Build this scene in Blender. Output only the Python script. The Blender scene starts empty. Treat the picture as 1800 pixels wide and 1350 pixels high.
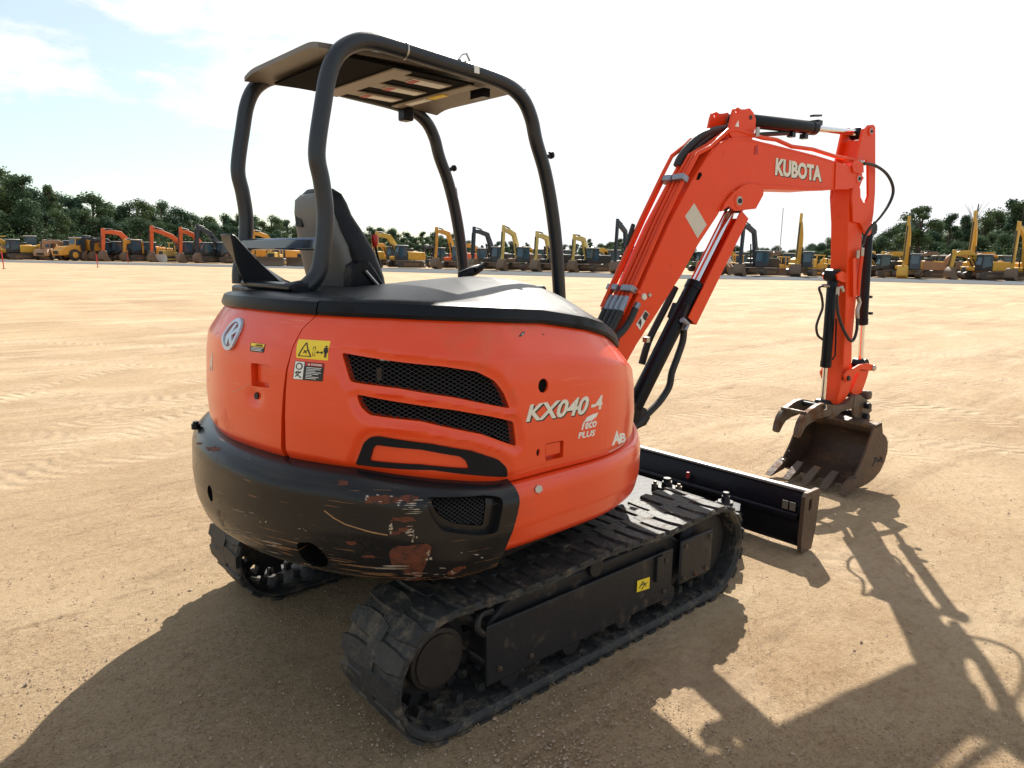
import bpy, bmesh, math, random
from mathutils import Vector, Matrix, noise
from mathutils.geometry import tessellate_polygon
from mathutils.bvhtree import BVHTree
random.seed(7)
rad = math.radians
scene = bpy.context.scene
# ------------------------------------------------------------------ camera
CAM = Vector((-2.130, -2.616, 1.647)); YAW, PITCH, ROLL, FPX = 0.844, -0.177, 0.018, 1245.078
F_ = Vector((math.cos(PITCH)*math.cos(YAW), math.cos(PITCH)*math.sin(YAW), math.sin(PITCH)))
R0 = Vector((math.sin(YAW), -math.cos(YAW), 0)); U0 = R0.cross(F_)
R_ = math.cos(ROLL)*R0 + math.sin(ROLL)*U0; U_ = -math.sin(ROLL)*R0 + math.cos(ROLL)*U0
cd = bpy.data.cameras.new('camera'); cam = bpy.data.objects.new('camera', cd)
scene.collection.objects.link(cam); scene.camera = cam
cd.sensor_width = 36.0; cd.lens = 36.0*FPX/1800.0; cd.clip_start = 0.05; cd.clip_end = 4000
m3 = Matrix((R_, U_, -F_)).transposed(); cam.matrix_world = Matrix.Translation(CAM) @ m3.to_4x4()
# ------------------------------------------------------------------ sky and sun
SUN_EL, SUN_AZ = 40.5, 36.5           # azimuth counted from +X towards +Y
w = bpy.data.worlds.new('World'); scene.world = w; w.use_nodes = True
nt = w.node_tree; nt.nodes.clear()
def wn(t, **k):
    n = nt.nodes.new(t)
    for a, b in k.items(): setattr(n, a, b)
    return n
sky = wn('ShaderNodeTexSky', sky_type='NISHITA', sun_disc=False)
sky.sun_elevation = rad(SUN_EL); sky.sun_rotation = rad(90-SUN_AZ); sky.air_density = 1.0; sky.dust_density = 1.0; sky.ozone_density = 1.0
tc = wn('ShaderNodeTexCoord'); mp = wn('ShaderNodeMapping'); mp.inputs['Scale'].default_value = (2.2, 2.2, 6.5); mp.inputs['Location'].default_value = (3.1, 1.7, .4)
nz = wn('ShaderNodeTexNoise'); nz.inputs['Scale'].default_value = 1.5; nz.inputs['Detail'].default_value = 7; nz.inputs['Roughness'].default_value = .62
cr = wn('ShaderNodeValToRGB'); cr.color_ramp.elements[0].color = (.34, .34, .34, 1); cr.color_ramp.elements[0].position = .47; cr.color_ramp.elements[1].position = .56
mx = wn('ShaderNodeMixRGB'); mx.inputs['Color2'].default_value = (7.5, 7.6, 7.65, 1)
bg = wn('ShaderNodeBackground'); bg.inputs['Strength'].default_value = 0.071; wo = wn('ShaderNodeOutputWorld')
L = nt.links.new
dn = wn('ShaderNodeVectorMath', operation='DOT_PRODUCT'); dn.inputs[1].default_value = (math.cos(rad(20)), math.sin(rad(20)), .12)
mr = wn('ShaderNodeMapRange'); mr.inputs['From Min'].default_value = .55; mr.inputs['From Max'].default_value = .98; mr.inputs['To Min'].default_value = -.03; mr.inputs['To Max'].default_value = .24
ad_ = wn('ShaderNodeMath', operation='ADD')
L(tc.outputs['Generated'], dn.inputs[0]); L(dn.outputs['Value'], mr.inputs['Value']); L(mr.outputs[0], ad_.inputs[1])
L(tc.outputs['Generated'], mp.inputs['Vector']); L(mp.outputs[0], nz.inputs['Vector']); L(nz.outputs['Fac'], ad_.inputs[0]); L(ad_.outputs[0], cr.inputs[0])
tn = wn('ShaderNodeMixRGB', blend_type='MULTIPLY'); tn.inputs['Fac'].default_value = 1; tn.inputs['Color2'].default_value = (.96, 1.08, 1.0, 1); L(sky.outputs[0], tn.inputs['Color1']); L(tn.outputs[0], mx.inputs['Color1']); L(cr.outputs[0], mx.inputs['Fac']); L(mx.outputs[0], bg.inputs['Color']); L(bg.outputs[0], wo.inputs['Surface'])
sd = bpy.data.lights.new('sun', 'SUN'); sd.energy = 4.7; sd.angle = rad(.5); sd.color = (1, .94, .84)
so = bpy.data.objects.new('sun', sd); scene.collection.objects.link(so)
sdir = Vector((math.cos(rad(SUN_EL))*math.cos(rad(SUN_AZ)), math.cos(rad(SUN_EL))*math.sin(rad(SUN_AZ)), math.sin(rad(SUN_EL))))
so.rotation_euler = sdir.to_track_quat('Z', 'Y').to_euler(); so.location = (0, 0, 30)
scene.view_settings.view_transform = 'Standard'; scene.view_settings.look = 'None'
scene.view_settings.exposure = 1.03; scene.view_settings.gamma = 1
# ------------------------------------------------------------------ tracing helpers: a pixel of the photo -> a point of the place
def ray(x, y): return (F_ + R_*((x-900)/FPX) - U_*((y-675)/FPX))
def at_y(x, y, Y): d = ray(x, y); return CAM + d*((Y-CAM.y)/d.y)
def at_z(x, y, Z): d = ray(x, y); return CAM + d*((Z-CAM.z)/d.z)
def horizon(x): # image row of the horizon in a column
    return 675 + (F_.z + (x-900)/FPX*R_.z)*FPX/U_.z
def at_dist(x, D):  # ground point under image column x at horizontal distance D
    d = ray(x, horizon(x)); d.z = 0; d.normalize(); return Vector((CAM.x+d.x*D, CAM.y+d.y*D, 0))
BA = rad(-8); BD = Vector((math.cos(BA), math.sin(BA), 0)); BN = Vector((-math.sin(BA), math.cos(BA), 0)); BO = Vector((.85, 0, 0))
def boomP(s, z, o=0): return BO + BD*s + BN*o + Vector((0, 0, z))
def bp(x, y, o=0):     # pixel -> (s, z) in the boom plane
    d = ray(x, y); t = ((BO+BN*o-CAM).dot(BN))/d.dot(BN); X = CAM+d*t; return ((X-BO).dot(BD), X.z)
def bpl(l, o=0): return [bp(x, y, o) for x, y in l]
def bP(x, y, o=0): return boomP(*bp(x, y, o), o)
def cr3(x, y): return (1030+x*.177778, 380+y*.177778)
def cr5(x, y): return (1330+x*.192593, 630+y*.192593)
def cz1(x, y): return (320+x*.277778, 480+y*.277778)
def cz2(x, y): return (720+x*.277778, 480+y*.277778)
# ------------------------------------------------------------------ mesh builder
COL = scene.collection
def basis(d):
    d = d.normalized(); a = Vector((0, 0, 1)) if abs(d.z) < .9 else Vector((1, 0, 0))
    u = d.cross(a).normalized(); return u, d.cross(u).normalized()
def cat(pts, n=6, closed=False):   # Catmull-Rom through points
    pts = [Vector(p) for p in pts]; out = []; N = len(pts)
    for i in range(N if closed else N-1):
        g = lambda k: pts[k % N] if closed else pts[min(max(k, 0), N-1)]
        a, b, c, d = g(i-1), g(i), g(i+1), g(i+2)
        for j in range(n):
            t = j/n; out.append(.5*((2*b)+(-a+c)*t+(2*a-5*b+4*c-d)*t*t+(-a+3*b-3*c+d)*t**3))
    if not closed: out.append(pts[-1])
    return out
class MB:
    def __init__(s): s.v = []; s.f = []
    def add(s, vs, fs):
        b = len(s.v); s.v += [tuple(x) for x in vs]; s.f += [tuple(b+i for i in f) for f in fs]; return s
    def hexa(s, p): return s.add(p, [(0, 3, 2, 1), (4, 5, 6, 7), (0, 1, 5, 4), (1, 2, 6, 5), (2, 3, 7, 6), (3, 0, 4, 7)])
    def box(s, c, d, m=None):
        x, y, z = d[0]/2, d[1]/2, d[2]/2; c = Vector(c)
        p = [Vector(q) for q in ((-x, -y, -z), (x, -y, -z), (x, y, -z), (-x, y, -z), (-x, -y, z), (x, -y, z), (x, y, z), (-x, y, z))]
        if m is not None: p = [m @ q for q in p]
        return s.hexa([c+q for q in p])
    def bx(s, x0, x1, y0, y1, z0, z1): return s.box(((x0+x1)/2, (y0+y1)/2, (z0+z1)/2), (abs(x1-x0), abs(y1-y0), abs(z1-z0)))
    def tube(s, pts, r, n=12, cap=True, flat=1.0):
        pts = [Vector(p) for p in pts]; N = len(pts); rs = r if isinstance(r, (list, tuple)) else [r]*N
        d0 = (pts[1]-pts[0]).normalized(); u, v = basis(d0); vs = []; pd = d0
        for i, p in enumerate(pts):
            d = ((pts[min(i+1, N-1)]-pts[max(i-1, 0)])).normalized()
            q = pd.rotation_difference(d); u = q @ u; v = q @ v; pd = d
            for k in range(n):
                a = 2*math.pi*k/n; vs.append(p+(u*math.cos(a)+v*math.sin(a)*flat)*rs[i])
        fs = [(i*n+k, i*n+(k+1) % n, (i+1)*n+(k+1) % n, (i+1)*n+k) for i in range(N-1) for k in range(n)]
        if cap: fs += [tuple(reversed(range(n))), tuple((N-1)*n+k for k in range(n))]
        return s.add(vs, fs)
    def cyl(s, a, b, r, n=20): return s.tube([a, b], r, n)
    def lathe(s, o, ax, prof, n=28):   # prof: (distance along axis, radius)
        o = Vector(o); ax = Vector(ax).normalized()
        return s.tube([o+ax*(p[0]+i*1e-5) for i, p in enumerate(prof)], [max(p[1], 1e-4) for p in prof], n) if 0 else s._lathe(o, ax, prof, n)
    def _lathe(s, o, ax, prof, n):
        u, v = basis(ax); vs = [o+ax*h+(u*math.cos(2*math.pi*k/n)+v*math.sin(2*math.pi*k/n))*max(r, 1e-4) for h, r in prof for k in range(n)]
        N = len(prof); fs = [(i*n+k, i*n+(k+1) % n, (i+1)*n+(k+1) % n, (i+1)*n+k) for i in range(N-1) for k in range(n)]
        fs += [tuple(reversed(range(n))), tuple((N-1)*n+k for k in range(n))]
        return s.add(vs, fs)
    def prism(s, poly, f, w0, w1, holes=()):
        loops = [list(poly)]+[list(h) for h in holes]
        tri = tessellate_polygon([[Vector((a[0], a[1], 0)) for a in l] for l in loops]); flat = [q for l in loops for q in l]; n = len(flat)
        vs = [f(a[0], a[1], w0) for a in flat]+[f(a[0], a[1], w1) for a in flat]
        fs = [tuple(t) for t in tri]+[tuple(n+i for i in reversed(t)) for t in tri]; b = 0
        for l in loops:
            k = len(l); fs += [(b+i, b+(i+1) % k, n+b+(i+1) % k, n+b+i) for i in range(k)]; b += k
        return s.add(vs, fs)
    def arm(s, px, o0, o1, tr=None, holes=()):  # prism of a pixel outline in the boom plane, between two offsets
        tr = min(o0, o1) if tr is None else tr
        return s.prism(bpl(px, tr), boomP, o0, o1, [bpl(h, tr) for h in holes])
    def build(s, name, mat, parent=None, smooth=35, bevel=0, seg=2, fix=True):
        me = bpy.data.meshes.new(name); me.from_pydata(s.v, [], s.f); me.update()
        if fix:
            bm = bmesh.new(); bm.from_mesh(me); bmesh.ops.recalc_face_normals(bm, faces=bm.faces); bm.to_mesh(me); bm.free()
        if smooth:
            me.polygons.foreach_set('use_smooth', [True]*len(me.polygons)); me.set_sharp_from_angle(angle=rad(smooth))
        if mat: me.materials.append(mat)
        o = bpy.data.objects.new(name, me); COL.objects.link(o)
        if parent: o.parent = parent
        if bevel:
            b = o.modifiers.new('bevel', 'BEVEL'); b.width = bevel; b.segments = seg; b.limit_method = 'ANGLE'; b.angle_limit = rad(40); b.harden_normals = False
        return o
def empty(name, loc=(0, 0, 0), rz=0, size=.3):
    o = bpy.data.objects.new(name, None); COL.objects.link(o); o.location = loc; o.rotation_euler = (0, 0, rz); o.empty_display_size = size; return o
def tag(o, label=None, cat_=None, group=None, kind=None):
    if label: o['label'] = label
    if cat_: o['category'] = cat_
    if group: o['group'] = group
    if kind: o['kind'] = kind
    return o
def copy_tree(o, parent=None):
    c = o.copy(); COL.objects.link(c); c.parent = parent
    for ch in [x for x in bpy.data.objects if x.parent == o]: copy_tree(ch, c)
    return c
# ------------------------------------------------------------------ materials
def nodes(m): return m.node_tree.nodes, m.node_tree.links.new
def mat(name, col, rough=.5, metal=0, bump=0, bscale=40, var=.12, vscale=6, coat=0, dirt=None, dscale=5, dpos=.55, spec=.5, detail=4):
    m = bpy.data.materials.new(name); m.use_nodes = True; N, l = nodes(m); b = N['Principled BSDF']
    b.inputs['Roughness'].default_value = rough; b.inputs['Metallic'].default_value = metal
    b.inputs['Coat Weight'].default_value = coat; b.inputs['Coat Roughness'].default_value = .12; b.inputs['Specular IOR Level'].default_value = spec
    t = N.new('ShaderNodeTexCoord'); n = N.new('ShaderNodeTexNoise'); n.inputs['Scale'].default_value = vscale; n.inputs['Detail'].default_value = detail
    l(t.outputs['Object'], n.inputs['Vector'])
    c = N.new('ShaderNodeMixRGB'); c.inputs['Color1'].default_value = (*[x*(1-var) for x in col], 1); c.inputs['Color2'].default_value = (*[min(1, x*(1+var)) for x in col], 1)
    l(n.outputs['Fac'], c.inputs['Fac']); out = c.outputs[0]
    if dirt:
        d = N.new('ShaderNodeTexNoise'); d.inputs['Scale'].default_value = dscale; d.inputs['Detail'].default_value = 8; d.inputs['Roughness'].default_value = .7; l(t.outputs['Object'], d.inputs['Vector'])
        r = N.new('ShaderNodeValToRGB'); r.color_ramp.elements[0].position = dpos; r.color_ramp.elements[1].position = min(1, dpos+.12); l(d.outputs['Fac'], r.inputs[0])
        x = N.new('ShaderNodeMixRGB'); x.inputs['Color2'].default_value = (*dirt, 1); l(out, x.inputs['Color1']); l(r.outputs[0], x.inputs['Fac']); out = x.outputs[0]
        rr = N.new('ShaderNodeMath'); rr.operation = 'MULTIPLY_ADD'; rr.inputs[1].default_value = max(0, .8-rough); rr.inputs[2].default_value = rough; l(r.outputs[0], rr.inputs[0]); l(rr.outputs[0], b.inputs['Roughness'])
    l(out, b.inputs['Base Color'])
    if bump:
        n2 = N.new('ShaderNodeTexNoise'); n2.inputs['Scale'].default_value = bscale; n2.inputs['Detail'].default_value = 6; l(t.outputs['Object'], n2.inputs['Vector'])
        bb = N.new('ShaderNodeBump'); bb.inputs['Strength'].default_value = bump; bb.inputs['Distance'].default_value = .01; l(n2.outputs['Fac'], bb.inputs['Height']); l(bb.outputs[0], b.inputs['Normal'])
    m['out'] = 0
    return m
M = {}
M['orange'] = mat('orange_paint', (.76, .056, .005), .30, bump=.035, bscale=7, var=.06, vscale=3, coat=.35, dirt=(.62, .085, .025), dscale=2.6, dpos=.57, spec=.5)
M['orange2'] = mat('boom_paint', (.76, .056, .005), .40, bump=.08, bscale=14, var=.06, vscale=5, coat=.0, dirt=(.52, .055, .015), dscale=9, dpos=.62, spec=.35)
M['hood'] = mat('hood_plastic', (.006, .008, .012), .36, bump=.1, bscale=500, var=.15, vscale=3, dirt=(.010, .010, .011), dscale=3, dpos=.57, spec=.16)
M['black'] = mat('black_paint', (.005, .006, .010), .32, bump=.08, bscale=30, var=.2, dirt=(.016, .013, .011), dscale=9, dpos=.62, spec=.2)
M['frame'] = mat('frame_paint', (.016, .016, .018), .5, bump=.25, bscale=25, var=.25, dirt=(.10, .072, .046), dscale=6, dpos=.56, spec=.3)
M['tube'] = mat('roll_bar_paint', (.009, .012, .018), .33, bump=.06, bscale=30, var=.2, dirt=(.022, .019, .017), dscale=7, dpos=.6, spec=.5)
M['rib'] = mat('roof_rib_panel', (.24, .20, .16), .5, bump=.1, bscale=12, var=.12)
M['rubber'] = mat('track_rubber', (.030, .030, .030), .55, bump=.6, bscale=45, var=.35, vscale=14, dirt=(.115, .095, .07), dscale=13, dpos=.52, spec=.3)
M['hose'] = mat('hose_rubber', (.013, .013, .014), .55, bump=.2, bscale=160, var=.2)
M['chrome'] = mat('chrome_rod', (.75, .75, .77), .12, 1, var=.05)
M['steel'] = mat('bolt_steel', (.42, .40, .37), .35, .9, bump=.1, var=.2, vscale=30)
M['zinc'] = mat('zinc_fitting', (.26, .28, .33), .4, .7, var=.15, vscale=40)
M['worn'] = mat('worn_steel', (.11, .085, .065), .5, .45, bump=.5, bscale=30, var=.3, dirt=(.12, .05, .022), dscale=7, dpos=.5)
M['bucketm'] = mat('bucket_steel', (.080, .050, .034), .55, .25, bump=.5, bscale=35, var=.35, dirt=(.18, .092, .048), dscale=5, dpos=.52)
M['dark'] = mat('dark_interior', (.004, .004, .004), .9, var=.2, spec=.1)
M['mesh'] = mat('grille_mesh', (.03, .03, .031), .5, .3, var=.1)
M['seat'] = mat('seat_vinyl', (.010, .011, .014), .45, bump=.2, bscale=90, var=.15, spec=.2)
M['seat_shell'] = mat('seat_shell_plastic', (.13, .125, .115), .5, bump=.1, bscale=120, var=.1)
M['canopy'] = mat('canopy_panel', (.13, .11, .09), .5, bump=.1, bscale=12, var=.12)
M['white'] = mat('white_sticker', (.75, .76, .72), .5, var=.08, vscale=12)
M['cream'] = mat('aged_lettering', (.70, .68, .58), .5, var=.15, vscale=60)
M['yellow'] = mat('yellow_sticker', (.83, .60, .03), .45, var=.05)
M['ink'] = mat('black_ink', (.012, .012, .012), .5, var=.1)
M['redink'] = mat('red_ink', (.40, .02, .02), .5, var=.1)
M['red'] = mat('red_plastic', (.5, .02, .012), .35, var=.1)
M['silver'] = mat('badge_chrome', (.50, .58, .68), .25, .25, var=.1)
M['rust'] = mat('rust_patch', (.11, .026, .009), .7, .1, bump=.6, bscale=70, var=.6, vscale=30, dirt=(.03, .014, .009), dscale=38, dpos=.5)
M['bare'] = mat('bare_metal_scrape', (.42, .36, .29), .45, .5, var=.5, vscale=160)
for k_ in ('orange', 'orange2'):   # fine rubbing scratches in the paint
    N, l = nodes(M[k_]); b = N['Principled BSDF']; src = b.inputs['Base Color'].links[0].from_socket; t = N.new('ShaderNodeTexCoord'); q = N.new('ShaderNodeMapping'); q.inputs['Scale'].default_value = (1.6, 1.6, 95); q.inputs['Rotation'].default_value = (.06, -.05, 0); l(t.outputs['Object'], q.inputs[0])
    n = N.new('ShaderNodeTexNoise'); n.inputs['Scale'].default_value = 3; n.inputs['Detail'].default_value = 5; l(q.outputs[0], n.inputs['Vector']); n2 = N.new('ShaderNodeTexNoise'); n2.inputs['Scale'].default_value = 1.7; n2.inputs['Detail'].default_value = 3; l(t.outputs['Object'], n2.inputs['Vector'])
    r = N.new('ShaderNodeMapRange'); r.inputs['From Min'].default_value = .64; r.inputs['From Max'].default_value = .72; l(n.outputs['Fac'], r.inputs['Value']); r2 = N.new('ShaderNodeMapRange'); r2.inputs['From Min'].default_value = .5; r2.inputs['From Max'].default_value = .65; r2.inputs['To Max'].default_value = .45; l(n2.outputs['Fac'], r2.inputs['Value'])
    m_ = N.new('ShaderNodeMath'); m_.operation = 'MULTIPLY'; l(r.outputs[0], m_.inputs[0]); l(r2.outputs[0], m_.inputs[1]); x = N.new('ShaderNodeMixRGB'); x.inputs['Color2'].default_value = (.80, .30, .18, 1); l(src, x.inputs['Color1']); l(m_.outputs[0], x.inputs['Fac']); l(x.outputs[0], b.inputs['Base Color'])
# ------------------------------------------------------------------ lofted shells of the upper structure
def lerp_tab(tab, x):
    if x <= tab[0][0]: return tab[0][1]
    for (a, p), (b, q) in zip(tab, tab[1:]):
        if x <= b: return p+(q-p)*(x-a)/(b-a)
    return tab[-1][1]
class Loft:
    def __init__(s, ctrl, prof, zb, zt, n=8, step=.012):
        pts = [Vector((p.x, p.y)) for p in cat([(x, y, 0) for x, y in ctrl], n)]
        d = [0]
        for a, b in zip(pts, pts[1:]): d.append(d[-1]+(b-a).length)
        s.len = d[-1]; s.N = int(s.len/step); s.p = []; j = 0
        for i in range(s.N+1):
            t = s.len*i/s.N
            while j < len(d)-2 and d[j+1] < t: j += 1
            k = (t-d[j])/(d[j+1]-d[j]); s.p.append(pts[j].lerp(pts[j+1], k))
        s.n = []
        for i in range(s.N+1):
            t = s.p[min(i+2, s.N)]-s.p[max(i-2, 0)]; s.n.append(Vector((t.y, -t.x)).normalized())   # outward for a counter-clockwise outline
        s.prof = prof; s.zb = zb; s.zt = zt; s.dent = None
        zs = [min(zb_, .0) for zb_ in (0,)]
    def xy(s, a):
        t = max(0, min(s.N-1e-6, a/s.len*s.N)); i = int(t); k = t-i
        return s.p[i].lerp(s.p[i+1], k), s.n[i].lerp(s.n[i+1], k).normalized()
    def S(s, a, z, off=0.0):
        p, n = s.xy(a); x0 = p.x; y0 = p.y; zb, zt = s.zb(p), s.zt(p); f = (z-zb)/max(1e-6, zt-zb); q = p+n*(off-lerp_tab(s.prof, f)-(s.dent(a, z) if s.dent else 0)); return Vector((q.x, q.y, z))
    def zr(s, a): p, n = s.xy(a); return s.zb(p), s.zt(p)
    def arc(s, P):
        P = Vector((P[0], P[1])); b = min(range(s.N+1), key=lambda i: (s.p[i]-P).length_squared)
        lo, hi = max(0, b-1), min(s.N, b+1); t = s.p[hi]-s.p[lo]; k = max(0, min(1, (P-s.p[lo]).dot(t)/t.length_squared)); return (lo+(hi-lo)*k)/s.N*s.len
    def bvh(s, rows=24):
        vs, fs = [], []
        for i in range(s.N+1):
            a = s.len*i/s.N; zb, zt = s.zr(a)
            for j in range(rows+1): vs.append(s.S(a, zb+(zt-zb)*j/rows))
        r = rows+1
        for i in range(s.N):
            for j in range(rows): fs.append((i*r+j, (i+1)*r+j, (i+1)*r+j+1, i*r+j+1))
        s.tree = BVHTree.FromPolygons(vs, fs)
    def hit(s, x, y):       # photo pixel -> (arc, z) on this surface
        d = ray(x, y).normalized(); loc = s.tree.ray_cast(CAM, d)[0]
        if loc is None:   # just past the silhouette: nearest point
            t = (Vector((-.5, -.3, 1.1))-CAM).length; loc = s.tree.find_nearest(CAM+d*t*.95)[0]
        return (s.arc(loc), loc.z)
    def hits(s, l): return [s.hit(x, y) for x, y in l]
    def solid(s, aL, aR, rows, th=.035, cols=80, zlo=None, zhi=None):   # closed panel between two seams given as functions of z
        mb = MB(); g = [[], []]
        for k, o in enumerate((0, -th)):
            for i in range(cols+1):
                col = []
                for j in range(rows+1):
                    f = j/rows
                    # seam arcs depend on height; the height range on the arc
                    a = s.mid(aL, aR, i/cols, f); zb, zt = s.zr(a)
                    if zlo: zb = zlo(a, zb)
                    if zhi: zt = zhi(a, zt)
                    col.append(s.S(a, zb+(zt-zb)*f, o))
                g[k].append(col)
        vs = [v for k in (0, 1) for c in g[k] for v in c]; r = rows+1; n = (cols+1)*r; fs = []
        for i in range(cols):
            for j in range(rows):
                q = (i*r+j, (i+1)*r+j, (i+1)*r+j+1, i*r+j+1); fs += [q, tuple(n+x for x in reversed(q))]
            for j in (0, rows): q = (i*r+j, (i+1)*r+j, n+(i+1)*r+j, n+i*r+j); fs.append(q if j else tuple(reversed(q)))
        for i in (0, cols):
            for j in range(rows): q = (i*r+j, i*r+j+1, n+i*r+j+1, n+i*r+j); fs.append(q)
        return mb.add(vs, fs)
    def mid(s, aL, aR, t, f):
        zb, zt = getattr(s, 'zref', (.91, 1.43)); z = zb+(zt-zb)*f; l = aL(z) if callable(aL) else aL; r = aR(z) if callable(aR) else aR; return l+(r-l)*t
    def patch(s, poly, o0, o1, holes=(), step=.02):    # a thin plate lying on the surface; poly in (arc, z)
        bm = bmesh.new(); loops = [list(poly)]+[list(h) for h in holes]; flat = [q for l in loops for q in l]
        V = [bm.verts.new((q[0], q[1], 0)) for q in flat]
        for t in tessellate_polygon([[Vector((q[0], q[1], 0)) for q in l] for l in loops]):
            if len(set(t)) == 3:
                try: bm.faces.new([V[i] for i in t])
                except ValueError: pass
        bmesh.ops.recalc_face_normals(bm, faces=bm.faces)
        for ax in (0, 1):
            lo, hi = min(q[ax] for q in flat), max(q[ax] for q in flat); k = math.floor(lo/step)+1
            while k*step < hi:
                co = [0, 0, 0]; co[ax] = k*step; no = [0, 0, 0]; no[ax] = 1
                bmesh.ops.bisect_plane(bm, geom=bm.verts[:]+bm.edges[:]+bm.faces[:], plane_co=co, plane_no=no); k += 1
        return s.wrap(bm, o0, o1)
    def wrap(s, bm, o0, o1):
        bmesh.ops.remove_doubles(bm, verts=bm.verts, dist=1e-5)
        bm.verts.index_update(); n = len(bm.verts); uv = [(v.co.x, v.co.y) for v in bm.verts]
        vs = [s.S(a, z, o0) for a, z in uv]+[s.S(a, z, o1) for a, z in uv]; fs = []
        for f in bm.faces:
            t = tuple(v.index for v in f.verts); fs += [t, tuple(n+i for i in reversed(t))]
        for e in bm.edges:
            if len(e.link_faces) == 1: a, b = e.verts[0].index, e.verts[1].index; fs.append((a, b, n+b, n+a))
        bm.free(); return MB().add(vs, fs)
    def path(s, pts, off, r, n=6):   # tube along the surface
        return MB().tube([s.S(a, z, off) for a, z in pts], r, n)
def text_bm(body, bold=.0, shear=0, res=3):
    c = bpy.data.curves.new('lettering', 'FONT'); c.body = body; c.size = 1; c.offset = bold; c.shear = shear; c.resolution_u = res; c.fill_mode = 'FRONT'
    o = bpy.data.objects.new('lettering', c); COL.objects.link(o); bpy.context.view_layer.update()
    me = bpy.data.meshes.new_from_object(o.evaluated_get(bpy.context.evaluated_depsgraph_get())); bpy.data.objects.remove(o); bpy.data.curves.remove(c)
    bm = bmesh.new(); bm.from_mesh(me); bpy.data.meshes.remove(me)
    xs = [v.co.x for v in bm.verts]; ys = [v.co.y for v in bm.verts]; x0, x1, y0, y1 = min(xs), max(xs), min(ys), max(ys)
    for v in bm.verts: v.co.x = (v.co.x-x0)/(x1-x0); v.co.y = (v.co.y-y0)/(y1-y0)
    return bm
def quadmap(bm, bl, br, tr, tl):   # unit square -> four corners
    for v in bm.verts:
        x, y = v.co.x, v.co.y; a = [bl[i]*(1-x)*(1-y)+br[i]*x*(1-y)+tr[i]*x*y+tl[i]*(1-x)*y for i in (0, 1)]; v.co = (a[0], a[1], 0)
    return bm
def cut(o, cutter):        # carve a real opening, then drop the tool
    bpy.context.view_layer.update(); m = o.modifiers.new('cut', 'BOOLEAN'); m.object = cutter; m.operation = 'DIFFERENCE'; m.solver = 'EXACT'
    me = bpy.data.meshes.new_from_object(o.evaluated_get(bpy.context.evaluated_depsgraph_get())); o.modifiers.remove(m); old = o.data; o.data = me; me.name = old.name
    bpy.data.meshes.remove(old); cm = cutter.data; bpy.data.objects.remove(cutter); bpy.data.meshes.remove(cm)
    me.polygons.foreach_set('use_smooth', [True]*len(me.polygons)); me.set_sharp_from_angle(angle=rad(32))
def inside(p, poly):
    c = False; n = len(poly)
    for i in range(n):
        (x1, y1), (x2, y2) = poly[i], poly[i-1]
        if (y1 > p[1]) != (y2 > p[1]) and p[0] < (x2-x1)*(p[1]-y1)/(y2-y1)+x1: c = not c
    return c
def lattice(lf, poly, off, pitch=.021, ang=28, r=.0013):    # expanded-metal mesh clipped to a polygon on the surface
    mb = MB(); x0, x1 = min(p[0] for p in poly), max(p[0] for p in poly); y0, y1 = min(p[1] for p in poly), max(p[1] for p in poly)
    cx, cy = (x0+x1)/2, (y0+y1)/2; Rr = math.hypot(x1-x0, y1-y0)/2+.02
    for sg in (1, -1):
        a = rad(ang)*sg; d = (math.cos(a), math.sin(a)); n = (-d[1], d[0]); k = -Rr; pp = pitch*math.sin(rad(ang))*1.05
        while k < Rr:
            t = -Rr; run = []
            while t <= Rr:
                q = (cx+d[0]*t+n[0]*k, cy+d[1]*t+n[1]*k)
                if inside(q, poly): run.append(q)
                else:
                    if len(run) > 1: mb.tube([lf.S(*z, off) for z in run], r, 4)
                    run = []
                t += .008
            if len(run) > 1: mb.tube([lf.S(*z, off) for z in run], r, 4)
            k += pp
    return mb
# ------------------------------------------------------------------ THE EXCAVATOR
EX = tag(empty('mini_excavator', (0, 0, 0)), 'orange compact excavator with black open canopy, rubber tracks and scuffed black counterweight, filling the foreground', 'excavator')
side_ctrl = [(-.42, 1.0), (-.62, .98), (-.90, .83), (-1.10, .54), (-1.195, .22), (-1.20, -.06), (-1.12, -.40), (-.93, -.69), (-.66, -.84), (-.35, -.853), (0, -.835), (.26, -.725), (.49, -.52), (.66, -.30), (.73, -.08), (.72, .1)]
def ztop(p):
    if p.y > 0: return lerp_tab([(.0, 1.445), (.9, 1.42)], p.y)
    return lerp_tab([(-.95, 1.445), (-.62, 1.432), (-.35, 1.415), (-.1, 1.378), (.06, 1.345), (.2, 1.30), (.34, 1.25), (.5, 1.19), (.7, 1.10)], p.x)
PROF = [(0, .022), (.06, .006), (.3, 0), (.62, .008), (.77, .018), (.80, .024), (.9, .056), (1, .092)]
ZB = lambda p: lerp_tab([(-1.1, .945), (-.62, .876), (.3, .872)], p.x)
SH = Loft(side_ctrl, PROF, ZB, ztop); SH.bvh()
seam = sorted([(SH.hit(*q)[1], SH.hit(*q)[0]) for q in ((553, 562), (527, 588), (514, 619), (504, 662), (500, 702), (499, 750), (502, 798))])
seamz = lambda z: lerp_tab(seam, z)
gapw = lambda z: .005+.020*max(0, min(1, (1.30-z)/.35))
aend = SH.hit(1117, 690)[0]+.35
def rnd(poly, r=.012, n=4):    # round the corners of an (arc, z) polygon
    out = []; N = len(poly)
    for i in range(N):
        P, A, B = [Vector(poly[k % N]) for k in (i, i-1, i+1)]
        a, b = (A-P), (B-P); ra = min(r, a.length*.45); rb = min(r, b.length*.45); a = P+a.normalized()*ra; b = P+b.normalized()*rb
        for j in range(n+1): t = j/n; out.append(tuple((a*(1-t)**2+P*2*t*(1-t)+b*t*t)[:2]))
    return out
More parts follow.
